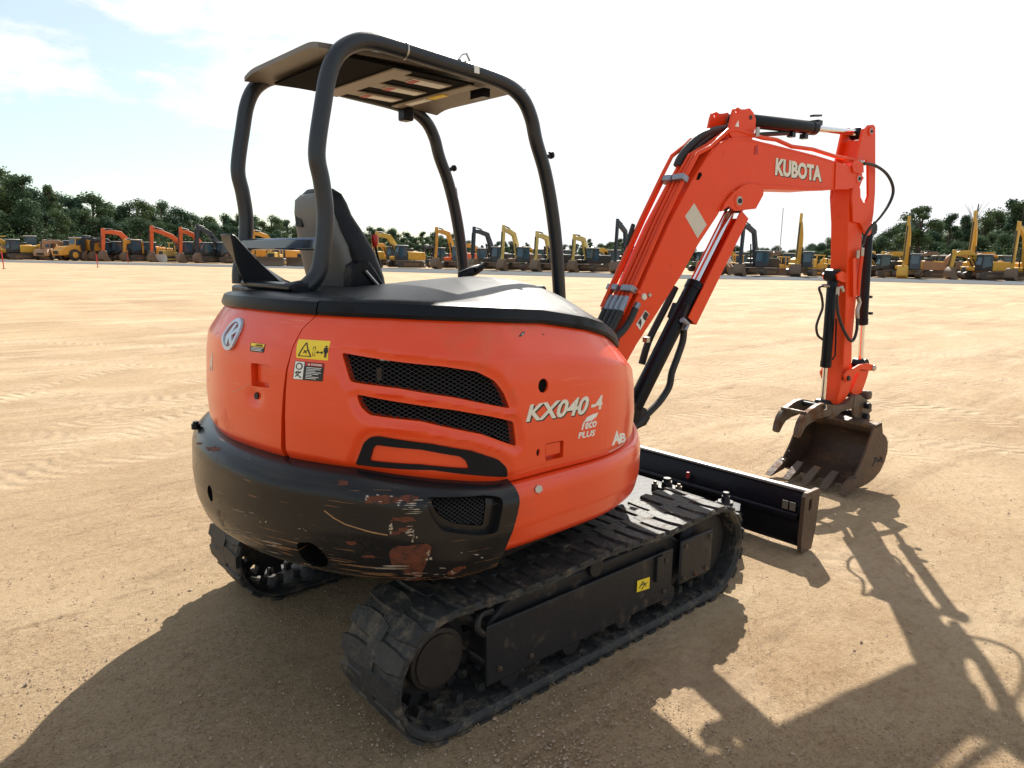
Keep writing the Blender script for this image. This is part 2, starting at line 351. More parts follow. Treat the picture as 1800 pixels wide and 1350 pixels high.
# two meshed air openings, traced from the photo, sit in a shallow moulded dish
g1 = rnd(SH.hits([cz1(1000, 505), (700, 637), (780, 645), (840, 654), (872, 670), (888, 690), (900, 719), (800, 700), (700, 684), cz1(1055, 692)]), .012)
g2 = rnd(SH.hits([cz1(1093, 770), (720, 711), (800, 722), (865, 733), (906, 742), (911, 786), (850, 765), (740, 742), cz1(1175, 902), cz1(1120, 850)]), .012)
trm = SH.hits([(626, 816), (640, 778), (650, 769), (664, 767), (760, 781), (830, 793), (876, 808), (890, 822), (891, 838), (760, 826)]); keyc = SH.hit(*cz1(460, 770))
def pdist(p, poly):
    d = 9; n = len(poly)
    for i in range(n):
        ax, ay = poly[i-1]; bx_, by_ = poly[i]; vx, vy = bx_-ax, by_-ay; l2 = vx*vx+vy*vy+1e-12; t = max(0, min(1, ((p[0]-ax)*vx+(p[1]-ay)*vy)/l2)); d = min(d, math.hypot(ax+vx*t-p[0], ay+vy*t-p[1]))
    return 0 if inside(p, poly) else d
def inside(p, poly):
    c = False; n = len(poly)
    for i in range(n):
        (x1, y1), (x2, y2) = poly[i], poly[i-1]
        if (y1 > p[1]) != (y2 > p[1]) and p[0] < (x2-x1)*(p[1]-y1)/(y2-y1)+x1: c = not c
    return c
def sm(x): x = max(0, min(1, x)); return x*x*(3-2*x)
bb = [(min(p[0] for p in g)-.06, max(p[0] for p in g)+.06) for g in (g1, g2, trm)]; dcache = {}
def dent(a, z):
    k = (round(a, 3), round(z, 3))
    if k in dcache: return dcache[k]
    v = 0
    if bb[0][0] < a < bb[0][1] or bb[1][0] < a < bb[1][1] or bb[2][0] < a < bb[2][1]:
        d = min(pdist((a, z), g1), pdist((a, z), g2)); v = .011*(1-sm((d-.008)/.022)); v = max(v, .006*(1-sm((pdist((a, z), trm)-.012)/.025)))
    u = math.hypot((a-keyc[0])*.8, (z-keyc[1])*1.0 if z < keyc[1] else (z-keyc[1])*1.6); v += .012*(1-sm(u/.055))
    dcache[k] = v; return v
SH.dent = dent
door = SH.solid(.02, lambda z: seamz(z)-gapw(z)/2, 44, cols=120).build('rear_cover', M['orange'], EX)
panel = SH.solid(lambda z: seamz(z)+gapw(z)/2, min(aend, SH.len-.01), 52, cols=210).build('side_panel', M['orange'], EX)
# two meshed air openings, traced from the photo, cut through the panel
for nm, g in (('upper', g1), ('lower', g2)):
    cut(panel, SH.patch(g, -.1, .05).build('cutter', None, smooth=0))
    gr = lattice(SH, g, -.007, pitch=.025).build('air_grille', M['mesh'], panel, smooth=0)
def circ(lf, c, r, n=20, ry=None): a, z = lf.hit(*c); return [(a+r*math.cos(2*math.pi*k/n), z+(ry or r)*math.sin(2*math.pi*k/n)) for k in range(n)]
cut(panel, SH.patch(circ(SH, (955, 678), .0255), -.1, .05).build('cutter', None, smooth=0))
cut(panel, SH.patch(circ(SH, cz2(813, 1135), .009, 12, .014), -.1, .05).build('cutter', None, smooth=0))
SH.patch(circ(SH, (955, 678), .0255), -.012, -.009).build('hole_shade_disc', M['dark'], panel)  # black disc paints the shade inside the round hole
# latch recess: pocket in the panel with the orange handle inside
for par, px_, key in ((panel, [cz2(860, 1080), cz2(975, 1058), cz2(972, 1165), cz2(860, 1192)], None), (door, [cz1(436, 568), cz1(556, 580), cz1(552, 728), cz1(440, 714)], None)):
    q = SH.hits(px_); cut(par, SH.patch(rnd(q, .006), -.028, .05).build('cutter', None, smooth=0))
    c = [sum(v[i] for v in q)/4 for i in (0, 1)]; k = .80; q2 = [(c[0]+(a-c[0])*k, c[1]+.006+(z-c[1])*(.66 if par is panel else .8)) for a, z in q]
    SH.patch(rnd(q2, .004), -.027, -.008 if par is panel else -.020).build('latch_handle', M['orange'], par, bevel=.002)
# raised rim round the latch and the dished keyhole of the rear cover
q = SH.hits([cz2(842, 1060), cz2(1020, 1028), cz2(1010, 1180), cz2(800, 1218), cz2(800, 1160), cz2(842, 1120)])
SH.patch(circ(SH, cz1(460, 778), .012, 14), -.01, .006).build('key_lock', M['black'], door)
SH.patch(circ(SH, cz2(813, 1135), .008, 10, .013), -.02, -.006).build('key_lock', M['black'], panel)
# dark core behind the openings: radiator face and a bracket
core = MB(); 
for zz in (1.0, 1.13): pass
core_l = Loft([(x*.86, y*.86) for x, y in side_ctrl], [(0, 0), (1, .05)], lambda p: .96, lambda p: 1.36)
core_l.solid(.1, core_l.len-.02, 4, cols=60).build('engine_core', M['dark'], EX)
e1 = SH.hits([cz1(1180, 620), cz1(1215, 620), cz1(1215, 705), cz1(1185, 700)]); SH.patch(e1, -.075, -.06).build('engine_bracket', M['worn'], EX)
e2 = SH.hits([cz1(1205, 540), cz1(1275, 545), cz1(1270, 580), cz1(1205, 572)]); SH.patch(e2, -.075, -.06).build('engine_bracket', M['steel'], EX)
# black trim arch low on the panel
ar_o = SH.hits([(626, 816), (640, 778), (650, 769), (664, 767), (760, 781), (830, 793), (876, 808), (890, 822), (891, 838), (760, 826)])
ar_i = SH.hits([(650, 810), (656, 788), (662, 782), (740, 790), (808, 802), (819, 810), (825, 824), (740, 817)])
SH.patch(rnd(ar_o, .008), -.004, .009, [rnd(ar_i, .006)]).build('panel_trim', M['hood'], panel, bevel=.003)
# stickers
def sticker(lf, px, m, par, name='warning_sticker', off=.0016, lab=None):
    o = lf.patch(rnd(lf.hits(px), .004, 3), -.0005, off).build(name, m, par, smooth=60)
    if lab: o['label'] = lab
    return o
def quad_px(px, u, v):   # point inside a four-cornered sticker (tl, tr, br, bl) in its own 0..1 frame
    tl, tr, br, bl = px; return tuple(tl[i]*(1-u)*(1-v)+tr[i]*u*(1-v)+br[i]*u*v+bl[i]*(1-u)*v for i in (0, 1))
def sub(lf, px, pts, m, par, off=.0026, name='pictogram'):
    return lf.patch(lf.hits([quad_px(px, u, v) for u, v in pts]), .0005, off).build(name, m, par, smooth=60)
def rect(u0, v0, u1, v1): return [(u0, v0), (u1, v0), (u1, v1), (u0, v1)]
def merge(mbs):
    r = MB()
    for m_ in mbs: r.add(m_.v, m_.f)
    return r
def picto(lf, px, shapes, off=.0026): return merge([lf.patch(lf.hits([quad_px(px, u, v) for u, v in s_]), .0005, off) for s_ in shapes])
def man(cx, cy, h, w): # standing figure pictogram
    return [[(cx+.28*w*math.cos(k*.785), cy-.42*h+.075*h*math.sin(k*.785)) for k in range(8)], rect(cx-.3*w, cy-.32*h, cx+.3*w, cy+.05*h), rect(cx-.5*w, cy-.3*h, cx-.36*w, cy+.08*h), rect(cx+.36*w, cy-.3*h, cx+.5*w, cy+.08*h), rect(cx-.26*w, cy+.05*h, cx-.04*w, cy+.5*h), rect(cx+.04*w, cy+.05*h, cx+.26*w, cy+.5*h)]
yq = [cz1(740, 418), cz1(942, 430), cz1(925, 553), cz1(725, 536)]
ys = sticker(SH, yq, M['yellow'], panel, lab='yellow warning sticker with a triangle and a standing figure')
def line(a, b, t):
    dx, dy = b[0]-a[0], b[1]-a[1]; l = math.hypot(dx, dy); nx, ny = -dy/l*t/2, dx/l*t/2; return [(a[0]+nx, a[1]+ny), (b[0]+nx, b[1]+ny), (b[0]-nx, b[1]-ny), (a[0]-nx, a[1]-ny)]
sh_ = [line((.06, .87), (.27, .15), .035), line((.27, .15), (.45, .87), .035), line((.45, .87), (.06, .87), .04), line((.2, .7), (.33, .55), .03), line((.22, .55), (.3, .72), .03)]
sh_ += [line((.62, .62), (.8, .62), .045), [(.6, .62), (.66, .54), (.66, .70)], [(.82, .62), (.76, .54), (.76, .70)]]+man(.9, .55, .62, .13)
sh_ += [line((.5, .35), (.57, .35), .02), line((.5, .82), (.57, .82), .02), line((.5, .35), (.5, .82), .012), line((.57, .35), (.57, .82), .012)]
picto(SH, yq, sh_).build('pictogram', M['ink'], ys)
dq = [cz1(718, 555), cz1(902, 572), cz1(890, 686), cz1(703, 670)]
ds = sticker(SH, dq, M['ink'], panel, lab='black and white danger sticker with a red heading')
picto(SH, dq, [rect(.02, .02, .33, .98)], .0022).build('pictogram_field', M['white'], ds)
picto(SH, dq, [rect(.35, .03, .98, .2)], .0022).build('heading', M['redink'], ds)
picto(SH, dq, [[(.17+.12*math.cos(k*.628), .27+.2*math.sin(k*.628)) for k in range(10)], rect(.08, .55, .25, .62), line((.2, .6), (.08, .85), .04), line((.12, .72), (.28, .9), .04), rect(.05, .62, .12, .68)], .003).build('pictogram', M['ink'], ds)
picto(SH, dq, [[(.17+.08*math.cos(k*.628), .27+.14*math.sin(k*.628)) for k in range(10)]], .0034).build('pictogram', M['white'], ds)
picto(SH, dq, [rect(.42, .28+.085*k, .42+(.5, .48, .3, .5, .42, .2, .44, .36)[k], .31+.085*k) for k in range(8)]+[[(.45, .17), (.49, .06), (.53, .17)]], .003).build('small_print', M['white'], ds)
def lf_text(lf, body, px, m, par, name='lettering', bold=.012, shear=0, o=.002): # px: bl, br, tr, tl
    return lf.wrap(quadmap(text_bm(body, bold, shear), *lf.hits(px)), -.0005, o).build(name, m, par, smooth=0, fix=True)
def offs(l, dx, dy): return [(x+dx, y+dy) for x, y in l]
lf_text(SH, 'DANGER', [quad_px(dq, .57, .165), quad_px(dq, .93, .165), quad_px(dq, .93, .06), quad_px(dq, .57, .06)], M['white'], ds, o=.0032)
cq = [cz1(440, 438), cz1(530, 450), cz1(518, 504), cz1(432, 494)]
cs = sticker(SH, cq, M['ink'], door, lab='small caution sticker with a yellow top band')
picto(SH, cq, [rect(.03, .03, .97, .38)], .0022).build('heading', M['yellow'], cs)
picto(SH, cq, [rect(.08, .48+.16*k, (.9, .8, .86)[k], .54+.16*k) for k in range(3)], .003).build('small_print', M['white'], cs)
lf_text(SH, 'CAUTION', [quad_px(cq, .38, .32), quad_px(cq, .85, .32), quad_px(cq, .85, .1), quad_px(cq, .38, .1)], M['ink'], cs, o=.0032)
# round badge on the rear cover
bc = SH.hit(409, 587); rx, rz_ = .058, .058
ring = [(bc[0]+rx*math.cos(k*.2618), bc[1]+rz_*math.sin(k*.2618)) for k in range(24)]; ring_i = [(bc[0]+rx*.78*math.cos(k*.2618), bc[1]+rz_*.76*math.sin(k*.2618)) for k in range(24)]
bd = SH.patch(ring, .002, .012, [ring_i]).build('round_badge', M['silver'], door, bevel=.002)
kx = lambda u, v: (bc[0]+rx*.74*u, bc[1]+rz_*.74*v)
SH.patch([kx(-.55, -.75), kx(-.62, -.1), kx(-.25, .9), kx(.2, .95), kx(.06, .18), kx(.66, .66), kx(.9, .3), kx(.3, -.08), kx(.72, -.6), kx(.4, -.88), kx(-.02, -.28), kx(-.18, -.95)], .002, .009).build('badge_mark', M['silver'], bd)
# lettering
for m_, dx, o_ in (('cream', 0, .0022),):
    lf_text(SH, 'KX040', [(924, 742), (1029, 728), (1038, 695), (932, 711)], M['cream'], panel, 'model_lettering', .028, .0)
    lf_text(SH, '-4', [(1038, 722), (1057, 719), (1060, 694), (1041, 697)], M['cream'], panel, 'model_lettering', .03, .0)
for q in ([(925.5, 744), (1030.5, 730), (1039, 696.5), (933.5, 713)],): lf_text(SH, 'KX040', q, M['ink'], panel, 'lettering_outline', .045, 0, .0012)
lf_text(SH, 'eco', [(1027, 755), (1047, 750), (1049, 739), (1029, 743)], M['white'], panel, 'badge_lettering', .02)
lf_text(SH, 'PLUS', [(1016, 771), (1044, 766), (1047, 755), (1018, 760)], M['white'], panel, 'badge_lettering', .025)
SH.patch(SH.hits([(1026, 742), (1032, 733), (1042, 728), (1051, 725), (1048, 732), (1040, 739), (1031, 741)]), -.0005, .002).build('badge_leaf', M['white'], panel)
SH.patch(SH.hits([(1022, 756), (1023, 748), (1026, 741), (1029, 739), (1027, 744), (1025, 750), (1024, 756)]), -.0005, .002).build('badge_leaf', M['white'], panel)
lf_text(SH, 'A', [(1075, 783), (1089, 780), (1087, 756), (1081, 758)], M['white'], panel, 'badge_lettering', .035)
lf_text(SH, 'B', [(1087, 779), (1098, 776), (1099, 760), (1089, 762)], M['white'], panel, 'badge_lettering', .035)
fa = SH.hits([(1077, 778), (1100, 774)]); za = min(f[1] for f in fa)
SH.wrap(quadmap(text_bm('FLOAT ANGLE BLADE', .005), (fa[0][0]-.006, za-.016), (fa[1][0], za-.016), (fa[1][0], za-.009), (fa[0][0]-.006, za-.009)), -.0005, .002).build('badge_lettering', M['white'], panel, smooth=0)
lf_text(SH, 'A', [(369, 652), (373.5, 652), (376, 620), (371, 620)], M['cream'], door, 'brand_lettering', .03)
# chipped paint and scratches
def chip(lf, px, par, m='bare', off=.0012): lf.patch(lf.hits(px), -.0005, off).build('paint_chip', M[m], par, smooth=0)
chip(SH, [cz2(690, 400), cz2(712, 372), cz2(730, 370), cz2(722, 388), cz2(700, 402)], panel, 'ink'); chip(SH, [cz2(703, 392), cz2(716, 378), cz2(724, 378), cz2(712, 392)], panel, 'bare', .0018)
chip(SH, [cz2(835, 386), cz2(850, 384), cz2(848, 392)], panel, 'ink')
SH.path(SH.hits([cz1(190, 736), cz1(250, 742), cz1(325, 752), cz1(360, 735), cz1(425, 705)]), 0, .0009, 4).build('scratch', M['bare'], door)
SH.path(SH.hits([cz1(225, 545), cz1(280, 560), cz1(330, 572)]), 0, .0006, 4).build('scratch', M['bare'], door)
# ---- orange lower skirt
SKP = [(0, .075), (.06, .04), (.16, .014), (.4, 0), (.8, 0), (.95, .01), (1, .03)]
sk_ctrl = [(-.68, -.862), (-.56, -.868), (-.35, -.868), (0, -.845), (.28, -.745), (.53, -.545), (.72, -.32), (.80, -.08), (.80, .2)]
SK = Loft(sk_ctrl, SKP, lambda p: .60, lambda p: .868); SK.bvh()
def skirt_bot(a, zb): return .60
SK.zref = (.60, .868)
skirt = SK.solid(lambda z: .135-.075*(.88-z)/.28, SK.len-.01, 26, th=.03, cols=90).build('lower_skirt', M['orange'], EX)
top = MB(); pts = [SK.S(SK.len*i/60, .867, -.04) for i in range(61)]; inn = [Vector((p.x*.55-.05, p.y*.55, .867)) for p in pts]
top.add(pts+inn, [(i, i+1, 62+i, 61+i) for i in range(60)]).build('skirt_ledge', M['orange'], skirt)
chip(SK, SK.hits and [(939, 858), (943, 852), (950, 853), (952, 861), (946, 866), (940, 864)], skirt, 'steel', .006)
SK.patch(circ(SK, (947, 861), .018, 16), -.001, .002).build('bolt_washer', M['orange'], skirt, bevel=.001)
# ---- counterweight
CWP = [(0, .10), (.04, .062), (.12, .028), (.28, .008), (.5, 0), (.8, .004), (.87, .012), (.94, .034), (1, .075)]
cw_ctrl = [(-.46, 1.12), (-.68, 1.06), (-.95, .88), (-1.15, .60), (-1.26, .28), (-1.283, -.02), (-1.23, -.34), (-1.10, -.62), (-.93, -.81), (-.75, -.90), (-.55, -.912)]
CW = Loft(cw_ctrl, CWP, lambda p: .565, lambda p: lerp_tab([(-1.1, .948), (-.85, .915), (-.6, .885)], p.x)); CW.bvh()
CW.zref = (.565, .885)
cw = CW.solid(.01, lambda z: CW.len-.01-.085*sm((.88-z)/.30)**1.2, 34, th=.16, cols=120).build('counterweight', None, EX)
dp = CW.hits([cz3 for cz3 in [(320+1285*.3333, 720+460*.3333), (320+1600*.3333, 720+450*.3333), (320+1690*.3333, 720+462*.3333), (320+1665*.3333, 720+650*.3333), (320+1560*.3333, 720+665*.3333), (320+1370*.3333, 720+640*.3333), (320+1310*.3333, 720+560*.3333)]])
cut(cw, CW.patch(rnd(dp, .02), -.03, .05).build('cutter', None, smooth=0))
c3 = lambda x, y: (320+x/3, 720+y/3)
gp = rnd(CW.hits([c3(1308, 485), c3(1590, 462), c3(1625, 475), c3(1612, 628), c3(1440, 618), c3(1350, 570)]), .012)
cut(cw, CW.patch(gp, -.14, .0).build('cutter', None, smooth=0))
lattice(CW, gp, -.034, pitch=.019, ang=34, r=.0012).build('air_grille', M['mesh'], cw, smooth=0)
CW.patch(gp, -.125, -.12).build('grille_backing', M['dark'], cw)
cut(cw, CW.patch(circ(CW, c3(147, 443), .026, 18, .032), -.13, .05).build('cutter', None, smooth=0))
q = CW.hits([c3(603, 700), c3(680, 700), c3(740, 745), c3(775, 800), c3(760, 830), c3(690, 825), c3(625, 775)])
cut(cw, CW.patch(rnd(q, .015), -.13, .05).build('cutter', None, smooth=0))
CW.path([CW.hit(*c3(x, y)) for x, y in ((750, 533), (800, 572), (860, 605), (940, 630), (1010, 650), (1085, 662))], -.0008, .0022, 6).build('deep_scratch', mat('rusty_scratch', (.38, .19, .07), .6), cw)
random.seed(3)
def ragged(cx, cy, rx, ry, n=16, j=.35, ang=0):
    o_ = []
    for k in range(n):
        a = 2*math.pi*k/n; r_ = 1+random.uniform(-j, j); x, y = rx*r_*math.cos(a), ry*r_*math.sin(a); o_.append(c3(cx+x*math.cos(ang)-y*math.sin(ang), cy+x*math.sin(ang)+y*math.cos(ang)))
    return o_
def frayed(p, k=3, j=1.3):
    out = []
    for i in range(len(p)):
        a, b_ = p[i], p[(i+1) % len(p)]
        for q in range(k): t = q/k; out.append((a[0]+(b_[0]-a[0])*t+random.uniform(-j, j), a[1]+(b_[1]-a[1])*t+random.uniform(-j, j)))
    return out
for px_ in ([c3(1090, 760), c3(1120, 722), c3(1200, 718), c3(1300, 708), c3(1318, 735), c3(1290, 790), c3(1272, 850), c3(1262, 890), c3(1228, 905), c3(1160, 850), c3(1105, 810)],
           ragged(1170, 580, 70, 13), ragged(1050, 475, 95, 22), ragged(1195, 470, 55, 22), ragged(893, 703, 24, 9), ragged(1150, 640, 60, 14, ang=-.4), ragged(160, 205, 40, 13), ragged(92, 178, 14, 6), ragged(990, 775, 40, 8), ragged(1440, 850, 50, 16, ang=-.4), ragged(850, 385, 32, 16)):
    CW.patch(CW.hits(frayed(px_, 3, min(1.6, .12*(max(q[1] for q in px_)-min(q[1] for q in px_))))), -.0005, .0008).build('rust_patch', M['rust'], cw, smooth=0)
bare = MB()
for cx, cy, sx, sy, n, rx, ry in ((1215, 515, 30, 50, 11, 26, 3), (1205, 640, 22, 22, 9, 16, 7), (1100, 610, 8, 30, 4, 9, 16), (970, 465, 14, 18, 4, 12, 8), (1110, 460, 50, 28, 6, 14, 5), (1090, 835, 60, 16, 8, 60, 4), (1200, 860, 90, 30, 9, 30, 3), (480, 720, 26, 26, 8, 28, 3), (340, 540, 60, 10, 4, 18, 1.6), (640, 630, 25, 8, 3, 7, 3), (320, 650, 90, 25, 5, 40, 1.8), (650, 820, 50, 12, 4, 12, 3), (1300, 760, 12, 30, 6, 6, 12), (1300, 905, 40, 6, 5, 26, 3), (1540, 770, 30, 10, 6, 8, 3), (1400, 870, 80, 30, 10, 14, 4), (1230, 680, 20, 20, 6, 5, 10), (700, 880, 200, 14, 8, 40, 2.5), (430, 590, 14, 25, 3, 3, 10)):
    for k in range(n):
        x, y = cx+random.gauss(0, sx*.6), cy+random.gauss(0, sy*.6)
        pp = ragged(x, y, rx*random.uniform(.3, 1.3)*(.8 if ry > 6 else 1), ry*random.uniform(.25, .7), 11, .55, .22 if x < 700 else .0)
        try: p_ = CW.patch(CW.hits(pp), -.0005, .0018); p_.build('paint_scrape', M['bare'], cw, smooth=0)
        except Exception: pass
for q in ((354, 729),):   # lifting eye bolt on top of the weight
    P = at_z(357, 731, .935); MB().lathe((-1.205, .40, .92), (0, 0, 1), [(0, .018), (.022, .018), (.024, .012), (.032, .012)]).build('lifting_eye', M['black'], cw)
# inner turntable, floor and left side below the cab
MB().lathe((0, 0, .44), (0, 0, 1), [(0, .42), (.06, .42), (.065, .5), (.12, .5), (.125, .40), (.16, .40)], 40).build('slew_ring', M['black'], EX)
MB().prism([(-.95, -.6), (-.6, -.78), (.2, -.68), (.72, -.2), (.72, .2), (.68, .8), (-.6, .84), (-1.0, .6), (-1.08, 0)], lambda a, b, c: Vector((a, b, c)), .56, .9).build('platform', M['black'], EX)
MB().bx(-.45, .66, .06, .84, .9, .96).build('cab_floor', M['frame'], EX)
MB().bx(-.47, .68, .80, .865, .62, .9).build('left_skirt', M['orange'], EX, bevel=.02)
# ---- black hood: trim band and dome over the engine
def rimz(a): return SH.zr(a)[1]
def hood_mesh(a0, a1, spine, n=90, k=14, band=.055):
    rows = []
    for i in range(n+1):
        t = i/n; a = a0+(a1-a0)*t; z0 = rimz(a); P0 = SH.S(a, z0, .012); P1 = SH.S(a, z0, .016); P1.z += .012; P2 = SH.S(a, z0, .004); P2.z += band*.86; P3 = SH.S(a, z0, -.012); P3.z += band
        Pi = SH.S(a, z0, -.02); Pi.z -= .01
        sp = spine(t); row = [Pi, P0, P1, P2, P3]
        for j in range(1, k+1):
            u = j/k; q = P3.lerp(Vector((sp[0], sp[1], P3.z)), u); zz = P3.z+(sp[2]-P3.z)*math.sin(u*math.pi/2)**.95; row.append(Vector((q.x, q.y, zz)))
        rows.append(row)
    m_ = len(rows[0]); vs = [v for r_ in rows for v in r_]; fs = [(i*m_+j, (i+1)*m_+j, (i+1)*m_+j+1, i*m_+j+1) for i in range(n) for j in range(m_-1)]
    low = len(vs); last = [r_[-1] for r_ in rows]; vs += [Vector((v.x, v.y, v.z-.25)) for v in last]; fs += [(i*m_+m_-1, (i+1)*m_+m_-1, low+i+1, low+i) for i in range(n)]
    return MB().add(vs, fs)
sa = seamz(1.43)+.012; ae = SH.hit(1117, 690)[0]+.33
def spine(t):
    x = -.80+1.42*t; return (x, -.02-.0*t, lerp_tab([(-.80, 1.512), (-.62, 1.522), (-.4, 1.54), (-.2, 1.553), (0, 1.555), (.12, 1.548), (.25, 1.525), (.35, 1.495), (.5, 1.40), (.62, 1.30)], x))
hood_mesh(sa+.003, min(ae, SH.len-.01), spine).build('engine_hood', M['hood'], EX, smooth=24)
def spine2(t): return (-.55-.25*t, .75-.8*t, 1.506)
hood_mesh(.05, sa-.003, spine2, n=60, k=6, band=.05).build('rear_deck', M['hood'], EX, smooth=40)
for ya in (.33, .12): # moulded ribs on the deck
    pass
MB().prism([(-.50, -.05), (-.78, -.03), (-.95, .12), (-.95, .62), (-.62, .80), (-.50, .80)], lambda a, b, c: Vector((a, b, c)), 1.40, 1.505).build('deck_plate', M['black'], EX, bevel=.012)
# caps on the hood
for q in ((771, 490), (905, 497)):
    P = at_z(*q, 1.545); 
MB().lathe((.02, .09, 1.49), (0, 0, 1), [(0, .07), (.05, .07), (.06, .06), (.063, .02)]).build('filler_cap', M['hood'], EX)
MB().lathe((.30, -.05, 1.455), (0, 0, 1), [(0, .05), (.045, .05), (.055, .04), (.058, .02)]).build('filler_cap', M['hood'], EX)
# ---- roll bars
HP = [(-.95, 1.505), (-.92, 1.51), (-.885, 1.52), (-.835, 1.572), (-.812, 1.66), (-.797, 1.80), (-.808, 1.92), (-.824, 2.0), (-.82, 2.07), (-.795, 2.20), (-.768, 2.32), (-.727, 2.40), (-.66, 2.452), (-.58, 2.474), (-.45, 2.472), (-.235, 2.46), (0, 2.446), (.145, 2.425), (.235, 2.378), (.29, 2.30), (.325, 2.20), (.39, 2.06), (.448, 1.87), (.49, 1.65), (.53, 1.30), (.55, .95)]
for y in (0, .8):
    rb = MB().tube(cat([(x, y, z) for x, z in (HP if y == 0 else [(-.845, 1.50), (-.84, 1.57)]+HP[4:])], 6), .0335, 18).build('roll_bar', M['tube'], EX, smooth=60)
    MB().lathe((-.43, y, 2.4705), (1, -.0, -.05), [(0, .0365), (.008, .0365)], 18).build('tube_joint', M['steel'], rb)
rbs = [o for o in bpy.data.objects if o.name.startswith('roll_bar')]
P = at_y(838, 122, -.035); MB().box((P.x, -.0355, P.z), (.028, .003, .032)).build('id_sticker', M['white'], rbs[0])
for y_, q in ((0, (963, 253)),): MB().lathe((.372, -.0, 2.13), (.9, 0, .3), [(0, .012), (.05, .012), (.052, .018), (.066, .018)]).build('bolt_boss', M['black'], rbs[0])
MB().lathe((.372, .8, 2.13), (.9, 0, .3), [(0, .012), (.05, .012), (.052, .018), (.066, .018)]).build('bolt_boss', M['black'], rbs[1])
wr = at_y(806, 104, -.02); w2 = at_y(822, 92, -.0); w3 = at_y(830, 112, -.02)
MB().tube([at_y(800, 105, 0), wr, at_y(812, 96, 0), at_y(820, 94, 0), at_y(826, 108, 0)], .004, 6).build('antenna_clip', M['steel'], rbs[0])
MB().box((-.812, .4, 1.685), (.045, .76, .05)).build('cross_bar', mat('sky_tinted_gloss', (.10, .13, .19), .10, .75), EX, bevel=.008)  # bluish base colour paints in the sky reflected by the glossy bar
MB().bx(-.97, -.88, -.035, .46, 1.502, 1.53).build('rear_mount_beam', M['black'], EX, bevel=.01)
for y in (.0,): MB().bx(-.96, -.89, y-.045, y+.045, 1.495, 1.535).build('mount_clamp', M['black'], EX, bevel=.008)
# slanted black hinge bracket at the rear left
Y0 = .40; cr6 = lambda x, y: (370+x*.19444, 300+y*.19444)
bk = [at_y(*cr6(x, y), Y0) for x, y in ((200, 660), (182, 560), (230, 585), (450, 835), (620, 995), (690, 1020), (690, 1060), (330, 1060), (290, 1000), (225, 830))]
MB().prism([(p.x, p.z) for p in bk], lambda a, b, c: Vector((a+(c-Y0)/.14*.09*max(0, min(1, (1.70-b)/.17)), c, b)), Y0, Y0+.14).build('hinge_bracket', M['hood'], EX, bevel=.02, seg=3)
# ---- canopy roof
cx0, cx1, cy0, cy1 = -.785, .29, .045, .775
def roofz(x, y): return 2.452-.014*((x+.25)/.5)**2-.03*max(0, (abs(y-.4)-.25)/.12)**2*.6
def roof_sheet(z_off, th, x0, x1, y0, y1, nx=22, ny=18, holes=None):
    mb = MB(); vs = []; 
    for o_ in (0, th):
        for i in range(nx+1):
            for j in range(ny+1):
                x = x0+(x1-x0)*i/nx; y = y0+(y1-y0)*j/ny; vs.append(Vector((x, y, roofz(x, y)+z_off+o_)))
    n = (nx+1)*(ny+1); r = ny+1; fs = []
    for i in range(nx):
        for j in range(ny):
            q = (i*r+j, (i+1)*r+j, (i+1)*r+j+1, i*r+j+1); fs += [q, tuple(n+k for k in reversed(q))]
    for i in range(nx):
        for j in (0, ny): fs.append((i*r+j, (i+1)*r+j, n+(i+1)*r+j, n+i*r+j))
    for j in range(ny):
        for i in (0, nx): fs.append((i*r+j, i*r+j+1, n+i*r+j+1, n+i*r+j))
    return mb.add(vs, fs)
roof = roof_sheet(0, .02, cx0, cx1, cy0, cy1).build('canopy_roof', M['canopy'], EX)
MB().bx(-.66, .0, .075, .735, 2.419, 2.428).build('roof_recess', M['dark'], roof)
for x0, x1, y0, y1 in ((-.43, -.34, .075, .735), (-.03, .03, .075, .735)):
    MB().bx(x0, x1, y0, y1, 2.410, 2.4185).build('roof_rib', M['rib'], roof, bevel=.003)
for x0, y0 in ((-.30, .14), (-.30, .34), (-.30, .55)):
    MB().bx(x0-.04, x0+.22, y0, y0+.085, 2.411, 2.4165).build('roof_slat', M['rib'], roof)
    s_ = MB().bx(x0+.02, x0+.20, y0+.012, y0+.075, 2.407, 2.4105).build('roof_sticker', M['white'], roof)
    MB().bx(x0+.02, x0+.055, y0+.012, y0+.075, 2.405, 2.4068).build('sticker_heading', M['redink'], s_)
MB().bx(-.02, .02, .3, .42, 2.406, 2.4095).build('roof_sticker', M['yellow'], roof); MB().bx(-.02, .02, .44, .62, 2.406, 2.4095).build('roof_sticker', M['white'], roof)
MB().bx(.09, .13, .12, .22, 2.39, 2.43).build('roof_clip', M['black'], roof); MB().bx(.03, .09, .70, .77, 2.35, 2.42).build('lamp_bracket', M['black'], roof, bevel=.01)
# ---- seat
def seat_loft(sp, n=28, e=.6):
    vs = []
    for (x, z, hd, hw) in sp:
        for k in range(n):
            a = 2*math.pi*k/n; c, s_ = math.cos(a), math.sin(a); vs.append(Vector((x+hd*math.copysign(abs(c)**e, c), .42+hw*math.copysign(abs(s_)**e, s_), z)))
    N = len(sp); fs = [(i*n+k, i*n+(k+1) % n, (i+1)*n+(k+1) % n, (i+1)*n+k) for i in range(N-1) for k in range(n)]+[tuple(reversed(range(n))), tuple((N-1)*n+k for k in range(n))]
    return MB().add(vs, fs)
seat = seat_loft([(-.42, 1.30, .07, .22), (-.45, 1.42, .085, .245), (-.48, 1.55, .09, .25), (-.515, 1.66, .085, .235), (-.55, 1.75, .075, .20), (-.575, 1.82, .068, .155), (-.59, 1.87, .066, .145), (-.60, 1.91, .058, .125), (-.605, 1.932, .035, .09)]).build('seat_backrest', M['seat'], EX, smooth=60)
